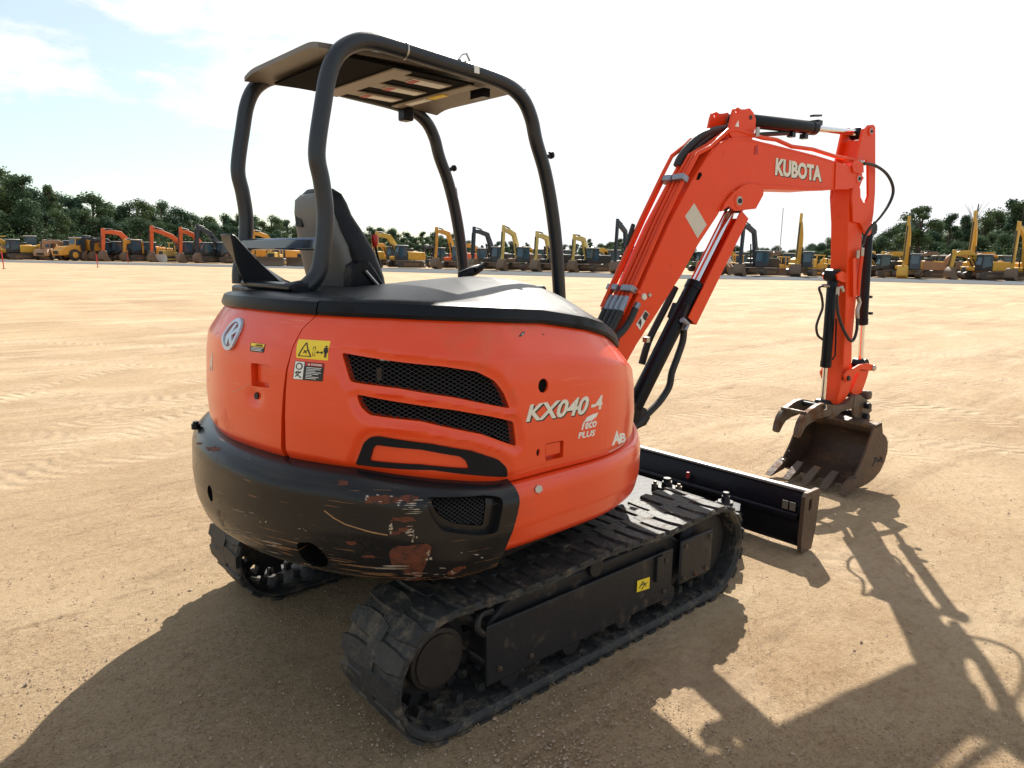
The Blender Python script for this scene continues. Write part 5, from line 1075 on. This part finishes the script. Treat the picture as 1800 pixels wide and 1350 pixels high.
def dozer(px, py, h, label, c='yellow', sc=1, can=True, D=None, wide=1.7):
    e = face('bulldozer', px, py, h, label, 'bulldozer', sc, D); m = C_[c]
    for y in (-.95, .95): MB().prism([(-1.7, .08), (1.5, .08), (1.9, .3), (1.9, .7), (1.6, .95), (-1.6, 1.0), (-1.95, .8), (-2, .35)], lambda a, b, c: Vector((a, c, b)), y-.28, y+.28).build('crawler_track', C_['trk'], e, bevel=.06)
    MB().bx(.0, 1.9, -.5, .5, .7, 1.75).build('engine_hood', m, e, bevel=.06); MB().bx(-1.7, 0, -.62, .62, .7, 1.5).build('chassis', m, e, bevel=.06)
    MB().bx(1.9, 1.94, -.4, .4, .85, 1.6).build('front_grille', C_['charcoal'], e); MB().lathe((1.1, .2, 1.74), (0, 0, 1), [(0, .06), (.7, .06)]).build('exhaust_pipe', C_['charcoal'], e)
    for x in (-1.5, -.1):
        for y in (-.6, .6): MB().bx(x-.06, x+.06, y-.06, y+.06, 1.5, 2.8).build('canopy_post', m, e)
    MB().bx(-1.7, .1, -.75, .75, 2.8, 2.92).build('canopy', m, e, bevel=.03); MB().bx(-1.3, -.6, -.35, .35, 1.5, 2.0).build('operator_seat', C_['charcoal'], e)
    MB().prism([(2.35, .05), (2.55, .05), (2.42, .4), (2.45, .8), (2.6, 1.15), (2.42, 1.15), (2.25, .75), (2.27, .35)], lambda a, b, c: Vector((a, c, b)), -wide, wide).build('blade', C_['mud'] if c != 'pale' else C_['lightgrey'], e, bevel=.02)
    for y in (-1.25, 1.25): MB().bx(-.3, 2.3, y-.08, y+.08, .35, .55).build('push_arm', m, e)
    return e
# left end of the row
loader(-2, 456, 72, 'yellow wheel loader cut by the left photo edge, its dark canopy above', canopy=True, sc=1.1)
loader(56, 456.5, 80, 'yellow wheel loader with pale glass cab, behind the leftmost red stake', sc=1.15)
dumper(88, 457.2, 20, 'small dark yellow truck between the loader and the big amber dump truck', c='tan', sc=.78)
dumper(152, 458.6, 60, 'big amber dump truck with a white cab roof, front to the left', c='amber', sc=1.0)
exc(196, 459, 55, 'dark blue excavator with low boom just left of the first orange boom', 'amber', 'navy', reach=4.2, top=3.9, bend=(2.2, 3.3), sc=.95)
exc(247, 460, 62, 'bright orange excavator with arched boom beside the third red stake', 'amber', 'orange', reach=4.6, top=4.3, bend=(2.4, 3.7), sc=1.1)
exc(338, 461.5, 66, 'bright orange excavator with the tallest boom left of the cab frame', 'charcoal', 'orange', reach=5.3, top=5.0, bend=(2.6, 3.6), sc=1.05)
dozer(303, 461, 50, 'pale yellow bulldozer below the tallest orange boom', c='pale', sc=1.0)
exc(371, 462.5, 60, 'orange excavator whose boom stands close against the navy one', 'charcoal', 'orange', reach=4.2, top=4.95, bend=(2.3, 3.9), sc=1.02)
exc(402, 463, 62, 'navy blue excavator behind the black bracket of the front machine', 'navy', 'navy', reach=4.2, top=5.3, bend=(2.5, 4.1), sc=1.05)
exc(497, 465.5, 58, 'amber excavator seen between the front machine\'s rear posts above its cross bar', 'amber', 'amber', reach=4.4, top=4.9, bend=(2.4, 4.0), sc=.98)
dozer(484, 467.5, 15, 'yellow bulldozer with a grey blade, seen below the cross bar', c='yellow', sc=1.0)
dozer(540, 468, 25, 'yellow bulldozer partly hidden by the seat back', c='amber', sc=1.0)
exc(640, 470, 55, 'yellow excavator mostly hidden behind the seat and red lever', 'yellow', 'yellow', reach=4.0, top=4.6, bend=(2.2, 3.8))
exc(712, 471, 58, 'yellow excavator with a dark cab, just right of the red lever', 'yellow', 'yellow', reach=4.1, top=4.6, bend=(2.3, 4.0), cabc='navy')
e = face('farm_tractor', 744, 470.5, 30, 'small pale tractor with big rear wheels among the excavators', 'tractor', .8)
for y in (-.8, .8): wheel(e, -.8, y, .75, .4, 'lightgrey'); wheel(e, 1.1, y, .45, .3, 'lightgrey')
MB().bx(-.2, 1.7, -.35, .35, .8, 1.6).build('engine_hood', C_['lightgrey'], e, bevel=.08); MB().bx(-1.1, -.2, -.5, .5, .8, 1.3).build('chassis', C_['blue'], e); MB().bx(-.9, -.4, -.3, .3, 1.3, 1.9).build('operator_seat', C_['charcoal'], e); MB().lathe((1, .2, 1.6), (0, 0, 1), [(0, .05), (.6, .05)]).build('exhaust_pipe', C_['charcoal'], e)
exc(806, 472.5, 38, 'amber excavator with upright stick, left of the front roll bar post', 'orange', 'amber', reach=4.4, top=5.3, bend=(2.0, 4.5), cabc='blue')
exc(876, 474.5, 40, 'grey black excavator with arched dark boom between the front posts', 'charcoal', 'navy', reach=4.6, top=5.3, bend=(2.1, 4.4), cabc='navy')
exc(919, 476, 36, 'pale yellow excavator with faded pink boom, left of the right front post', 'mud', 'pale', reach=3.9, top=5.45, bend=(1.8, 4.4), cabc='navy')
exc(975, 477.5, 34, 'faded yellow excavator directly behind the right front post', 'charcoal', 'pale', reach=3.7, top=4.75, bend=(1.7, 4.0), cabc='charcoal')
exc(1040, 478.5, 34, 'faded yellow excavator with short boom, just right of the right front post', 'charcoal', 'pale', reach=3.7, top=4.5, bend=(1.8, 3.9), cabc='charcoal')
loader(1066, 474, 45, 'pale yellow backhoe loader under a flat yellow canopy', c='pale', canopy=True, sc=.85)
exc(1107, 480, 24, 'tall black excavator just left of the orange boom foot', 'charcoal', 'navy', reach=3.8, top=6.3, bend=(1.5, 4.9), cabc='charcoal')
loader(1258, 483, -60, 'dark wheeled machine seen behind the lift cylinder', c='tan', sc=.9)
e = face('box_trailer', 1277, 480, 80, 'white box trailer in the gap right of the lift cylinder', 'trailer', .75, 118)
MB().bx(-2.6, 2.6, -1.1, 1.1, .9, 3.3).build('cargo_box', C_['lightgrey'], e, bevel=.04)
for x in (-1.6, -.8): wheel(e, x, -1, .45, .3, 'lightgrey'); wheel(e, x, 1, .45, .3, 'lightgrey')
dozer(1294, 482, 12, 'small yellow bulldozer beside the white trailer', c='yellow', sc=.85)
exc(1334, 485, 26, 'black excavator with upright boom under the long orange boom', 'charcoal', 'navy', reach=4.3, top=6.2, bend=(1.7, 5.0), cabc='navy')
exc(1408, 486, 8, 'yellow excavator facing the camera with its boom raised straight up', 'yellow', 'yellow', reach=3.6, top=6.6, bend=(1.2, 4.6), cabc='navy', tip=(2.6, 6.2), stick=((2.55, 7.2), (3.4, 1.4)))
dozer(1372, 484, 20, 'muddy yellow bulldozer left of the straight up yellow boom', c='yellow', sc=.8)
dozer(1440, 485.5, -40, 'yellow bulldozer right of the straight up yellow boom', c='yellow', sc=.9)
exc(1558, 488, 60, 'black excavator just right of the orange stick', 'charcoal', 'charcoal', reach=4.0, top=3.0, bend=(2.2, 2.8), sc=.95)
exc(1596, 489, 8, 'yellow excavator with a broad yellow bucket, right of the orange stick', 'yellow', 'yellow', reach=3.4, top=6.6, bend=(1.6, 5.0), cabc='blue', tip=(2.8, 6.2), stick=((2.9, 7.2), (3.4, 1.4)), bucket='yellow')
exc(1640, 489.5, -120, 'pinkish tan excavator with a low arched boom, between two raised yellow booms', 'tan', 'tan', reach=4.4, top=3.3, bend=(2.4, 3.2), sc=.95)
exc(1712, 491, 10, 'yellow excavator with the highest raised boom, near the right edge', 'yellow', 'yellow', reach=3.6, top=7.2, bend=(1.7, 5.4), cabc='blue', tip=(2.9, 7.0), stick=((3.0, 8.0), (3.5, 1.4)), bucket='charcoal')
dozer(1752, 490, 40, 'dark muddy bulldozer between the two rightmost yellow excavators', c='tan', sc=1)
exc(1806, 494, 22, 'yellow excavator cut by the right photo edge', 'yellow', 'yellow', reach=3.6, top=6.6, bend=(1.7, 5.0), cabc='navy', bucket='mud')
# second row behind: filling between
for k, (px, D, h, t_, bc, lab) in enumerate(((690, 112, 40, 3.4, 'amber', 'amber excavator in the second row right behind the red lever'), (950, 110, 50, 3.3, 'yellow', 'yellow excavator in the second row left of the right front post'), (1085, 104, 60, 3.2, 'yellow', 'yellow excavator in the second row at the foot of the tall black boom'), (1240, 108, 60, 3.1, 'charcoal', 'black excavator in the second row behind the lift cylinder'), (1310, 106, 60, 3.1, 'amber', 'amber excavator in the second row behind the small yellow bulldozer'), (1480, 104, -60, 3.2, 'yellow', 'yellow excavator in the second row hidden by the orange stick'), (1615, 102, 70, 3.2, 'yellow', 'yellow excavator in the second row beside the broad yellow bucket'), (1735, 100, 50, 3.4, 'yellow', 'yellow excavator in the second row right of the highest boom'), (445, 116, 60, 3.2, 'amber', 'amber excavator in the second row right of the navy one'), (130, 128, 60, 3.0, 'tan', 'tan excavator in the second row behind the big dump truck'), (30, 128, 60, 3.0, 'yellow', 'yellow excavator in the second row behind the left wheel loaders'), (520, 114, 60, 3.3, 'yellow', 'yellow excavator in the second row behind the seat'), (1535, 112, 60, 3.6, 'tan', 'muddy excavator half hidden behind the orange stick'), (1670, 112, 50, 3.4, 'mud', 'brown excavator in the second row behind the raised booms'), (1775, 108, 60, 3.3, 'amber', 'amber excavator in the second row at the right edge'), (855, 112, 70, 3.6, 'amber', 'amber excavator in the second row behind the dark arched boom'), (1000, 114, 60, 3.4, 'charcoal', 'black excavator in the second row right of the right front post'), (270, 122, 60, 3.3, 'amber', 'amber excavator in the second row behind the orange booms'), (215, 124, 60, 3.3, 'charcoal', 'dark excavator in the second row left of the orange booms'), (772, 114, 30, 3.3, 'charcoal', 'dark excavator in the second row beside the tractor'), (1385, 112, 30, 3.2, 'mud', 'muddy excavator in the second row behind the upright yellow boom'))):
    exc(px, 0, h, lab, bc, bc, reach=4.2, top=t_, bend=(2.2, t_-.3), D=D)
# red marker stakes
for (x0, y0, x1, y1, lab) in ((3.5, 448, 7, 473, 'leftmost red marker stake at the photo edge'), (170, 450, 172, 470, 'middle red marker stake in front of the dump truck'), (223.5, 448, 225.5, 463, 'rightmost red marker stake in front of the first orange excavator')):
    base = at_z(x1, y1, 0); D = (base-CAM).length; hgt = (y1-y0)/FPX*D
    e = tag(empty('marker_stake', base), lab, 'stake', 'red marker stakes on the sand'); MB().tube([(0, 0, 0), (-.04*hgt*R_.x, -.04*hgt*R_.y, hgt)], [.035, .045], 8).build('post', M['red'], e); MB().bx(-.12, .12, -.12, .12, 0, .03).build('base_plate', C_['charcoal'], e)
# thin mast far away
base = at_dist(1369, 180); tag(MB().tube([base, base+Vector((0, 0, 14))], .12, 6).build('radio_mast', C_['lightgrey'], None), 'thin pale mast on the horizon under the long boom', 'mast')
# ------------------------------------------------------------------ trees
lm = bpy.data.materials.new('foliage'); lm.use_nodes = True; N, l = nodes(lm); b = N['Principled BSDF']; b.inputs['Roughness'].default_value = .75; b.inputs['Specular IOR Level'].default_value = .15
oi = N.new('ShaderNodeObjectInfo'); gi = N.new('ShaderNodeNewGeometry'); r1 = N.new('ShaderNodeValToRGB'); r1.color_ramp.elements[0].color = (.040, .068, .048, 1); r1.color_ramp.elements[1].color = (.072, .112, .056, 1); l(gi.outputs['Random Per Island'], r1.inputs[0])
r2 = N.new('ShaderNodeValToRGB'); r2.color_ramp.elements[0].color = (.65, .85, .9, 1); r2.color_ramp.elements[1].color = (1.25, 1.15, .8, 1); l(oi.outputs['Random'], r2.inputs[0]); x_ = N.new('ShaderNodeMixRGB'); x_.blend_type = 'MULTIPLY'; x_.inputs['Fac'].default_value = 1; l(r1.outputs[0], x_.inputs['Color1']); l(r2.outputs[0], x_.inputs['Color2']); l(x_.outputs[0], b.inputs['Base Color'])
tb = N.new('ShaderNodeBsdfTranslucent'); l(x_.outputs[0], tb.inputs['Color']); ms = N.new('ShaderNodeMixShader'); ms.inputs['Fac'].default_value = .3; l(b.outputs[0], ms.inputs[1]); l(tb.outputs[0], ms.inputs[2]); l(ms.outputs[0], N['Material Output'].inputs['Surface'])
bark = mat('bark', (.085, .065, .05), .9, var=.3)
def tree_proto(kind, seed):
    rnd_ = random.Random(seed); e = empty('leafy_tree' if kind != 'pine' else 'pine_tree', (0, 0, 0)); H = 10
    t = MB().tube([(0, 0, 0), (rnd_.uniform(-.2, .2), rnd_.uniform(-.2, .2), 4), (rnd_.uniform(-.4, .4), rnd_.uniform(-.4, .4), 9)], [.28, .2, .06], 7)
    cl = []; n = {'dense': 15, 'open': 12, 'pine': 9, 'bare': 0}[kind]
    for k in range(n):
        f = (k+.5)/n; z = {'dense': .9+8.1*f, 'open': 3.5+6*f, 'pine': 5.2+4.2*f}[kind]; env = {'dense': 2.9*math.sin(math.pi*(.2+.74*f))**.7, 'open': 2.5*math.sin(math.pi*(.25+.65*f)), 'pine': 2.0*math.sin(math.pi*(.3+.6*f))}[kind]
        a = rnd_.uniform(0, 6.28); r = env*rnd_.uniform(.25, .75); c = Vector((r*math.cos(a), r*math.sin(a), z+rnd_.uniform(-.4, .4))); cl.append((c, rnd_.uniform(.8, 1.5)*(1.0 if kind == 'dense' else .72)))
        t.tube([(0, 0, max(1.2, z-1.4)), c*.6+Vector((0, 0, z*.4-.3)), c], [.1, .06, .03], 5)
    if kind == 'bare':
        for k in range(46):
            a = rnd_.uniform(0, 6.28); z = rnd_.uniform(4.5, 8.3); r = rnd_.uniform(.4, 1.5); c = Vector((r*math.cos(a), r*math.sin(a), z+r*.5)); t.tube([(0, 0, z-1.2), c*.5+Vector((0, 0, z*.5)), c+Vector((0, 0, .8))], [.03, .02, .006], 4)
    t.build('trunk', bark, e, fix=False)
    if n:
        cr_ = MB(); vs = []; fs = []; per = {'dense': 480, 'open': 330, 'pine': 260}[kind]
        for c, R in cl:
            for j in range(per):
                d = Vector((rnd_.gauss(0, 1), rnd_.gauss(0, 1), rnd_.gauss(0, .8))).normalized(); p = c+Vector((d.x, d.y, d.z*.8))*R*rnd_.uniform(.35, 1.12); s = rnd_.uniform(.07, .17); u = Vector((rnd_.gauss(0, 1), rnd_.gauss(0, 1), rnd_.gauss(0, 1))).normalized(); v = u.cross(d+Vector((.01, .2, .1))).normalized()
                k = len(vs); vs += [p+u*s, p+v*s*.8, p-u*s, p-v*s*.8]; fs.append((k, k+1, k+2, k+3))
        cr_.add(vs, fs).build('crown', lm, e, smooth=0, fix=False)
    return e
protos = {'dense': [tree_proto('dense', i) for i in range(4)], 'open': [tree_proto('open', 10+i) for i in range(3)], 'pine': [tree_proto('pine', 20)], 'bare': [tree_proto('bare', 30)]}; used = set()
def plant(kind, px, top, D, lab, grp_=None, wide=1.0, i=None):
    pr = protos[kind]; i = random.randrange(len(pr)) if i is None else i; o = pr[i]
    if o.name in used: o = copy_tree(o)
    else: used.add(o.name)
    base = at_dist(px, D); hgt = (horizon(px)-top)/FPX*D*1.0+CAM.z; s = hgt/9.9; o.location = base+Vector((0, 0, -.1)); o.rotation_euler = (0, 0, random.uniform(0, 6.28)); sw = max(.55, s)*wide; o.scale = (sw, sw, s)
    tag(o, lab, 'tree', grp_); return o
sky_t = [(-60, 318), (0, 325), (22, 326), (50, 336), (100, 350), (120, 354), (160, 352), (200, 366), (235, 370), (255, 365), (300, 368), (330, 375), (350, 378), (380, 381), (420, 382), (445, 376), (470, 384), (520, 386), (580, 392), (640, 400), (680, 404), (720, 408), (750, 412), (790, 412), (820, 422), (850, 430), (880, 425), (910, 432), (960, 437), (1000, 434), (1050, 428), (1080, 418), (1105, 424), (1150, 440), (1250, 441), (1300, 437), (1350, 437), (1400, 436), (1430, 430), (1460, 424), (1500, 415), (1530, 408), (1560, 398), (1580, 392), (1640, 396), (1680, 402), (1710, 394), (1735, 384), (1760, 376), (1800, 374), (1860, 372)]
random.seed(5)
GL, GM, GR = 'trees of the wood beyond the row on the left', 'distant trees beyond the middle of the row', 'trees of the wooded hill on the right'
def lab_of(px): return ('dark green leafy tree in the tall wood left of the cab frame', GL) if px < 400 else ('small distant green tree low over the middle of the machine row', GM) if px < 1480 else ('green tree on the wooded rise right of the orange stick', GR)
px = -50
while px < 1870:
    tp_ = lerp_tab(sky_t, px); D = lerp_tab([(0, 166), (400, 172), (700, 190), (1000, 210), (1400, 210), (1600, 150), (1800, 140)], px); lb, gr_ = lab_of(px)
    if 590 < px < 1480: px -= FPX/D*.5
    plant('dense' if random.random() < .72 else 'open', px+random.uniform(-4, 4), tp_+random.uniform(-5, 9), D*random.uniform(1.0, 1.15), lb, gr_, random.uniform(.9, 1.25))
    px += FPX/D*2.6*max(.7, ((horizon(px)-tp_)/FPX*D+1.65)/10)*.85
px = -55
while px < 1870:
    tp_ = lerp_tab(sky_t, px); hz_ = horizon(px); D = lerp_tab([(0, 150), (400, 154), (700, 165), (1000, 185), (1400, 185), (1600, 132), (1800, 125)], px); lb, gr_ = lab_of(px); t2 = hz_-(hz_-tp_)*random.uniform(.5, .78)
    plant('dense', px+random.uniform(-5, 5), t2, D*random.uniform(.96, 1.05), lb, gr_, random.uniform(.95, 1.25))
    px += FPX/D*2.6*max(.6, ((hz_-t2)/FPX*D+1.65)/10)
ub = MB(); vs = []; fs = []; px = -60
while px < 1880:
    hz_ = horizon(px); tp_ = lerp_tab(sky_t, px); D = lerp_tab([(0, 141), (400, 143), (700, 150), (1000, 165), (1400, 165), (1600, 124), (1800, 117)], px)*random.uniform(.97, 1.08); H_ = ((hz_-tp_)/FPX*D+1.65)*random.uniform(.25, .55); base = at_dist(px, D); R = random.uniform(1.6, 2.8)
    for j in range(230):
        d = Vector((random.gauss(0, 1), random.gauss(0, 1), random.gauss(0, 1))).normalized(); p = base+Vector((d.x*R, d.y*R, H_*(.48+.52*d.z)*random.uniform(.6, 1.05))); s_ = random.uniform(.09, .22); u = Vector((random.gauss(0, 1), random.gauss(0, 1), random.gauss(0, 1))).normalized(); v = u.cross(d+Vector((.01, .2, .1))).normalized(); k = len(vs); vs += [p+u*s_, p+v*s_*.8, p-u*s_, p-v*s_*.8]; fs.append((k, k+1, k+2, k+3))
    px += FPX/D*1.3
tag(ub.add(vs, fs).build('undergrowth', lm, None, smooth=0, fix=False), 'dark green undergrowth filling the foot of the tree line behind the machines', 'undergrowth', kind='stuff')
plant('open', 1612, 374, 128, 'tall airy tree standing highest just right of the orange stick', wide=1.25, i=1); plant('open', 1662, 388, 132, 'slender tree with see-through crown between two raised yellow booms', wide=.8, i=2)
plant('open', 1690, 393, 134, 'low rounded tree left of the bare tree', wide=.9, i=0); plant('pine', 925, 424, 150, 'lone small pine with a flat crown between the two pale booms', wide=.8); plant('bare', 1702, 368, 140, 'bare leafless tree beside the highest yellow boom', wide=1.1)
plant('open', 1085, 418, 140, 'airy tree behind the tall black excavator', wide=1.3, i=1); plant('dense', 5, 322, 160, 'darkest tallest tree at the left photo edge', wide=1.2, i=0); plant('open', 48, 331, 156, 'feathery tree rising beside the dark left edge tree', wide=.9, i=2)
plant('open', 1036, 420, 160, 'small round tree between the short boom and the tall black boom', wide=.9, i=0); plant('pine', 885, 421, 150, 'small pine left of the pale pink boom', wide=.8); plant('open', 96, 346, 156, 'feathery tree second from the left above the wood', wide=.8, i=0)
hill = MB(); hp = [(at_dist(x, d), zz) for x, d, zz in ((1460, 260, 0), (1600, 250, 8), (1720, 240, 15), (1850, 230, 19), (2100, 220, 16), (2100, 165, 0), (1850, 165, 2), (1600, 175, 0), (1460, 200, 0))]
c_ = sum((p for p, z in hp), Vector())/len(hp); vs = [Vector((p.x, p.y, z-.3)) for p, z in hp]+[Vector((c_.x, c_.y, 13))]; n = len(hp)
tag(hill.add(vs, [(i, (i+1) % n, n) for i in range(n)]).build('wooded_hill', mat('hill_green', (.035, .055, .02), .95, bump=1, bscale=.6, var=.4, vscale=.3), None), kind='structure')
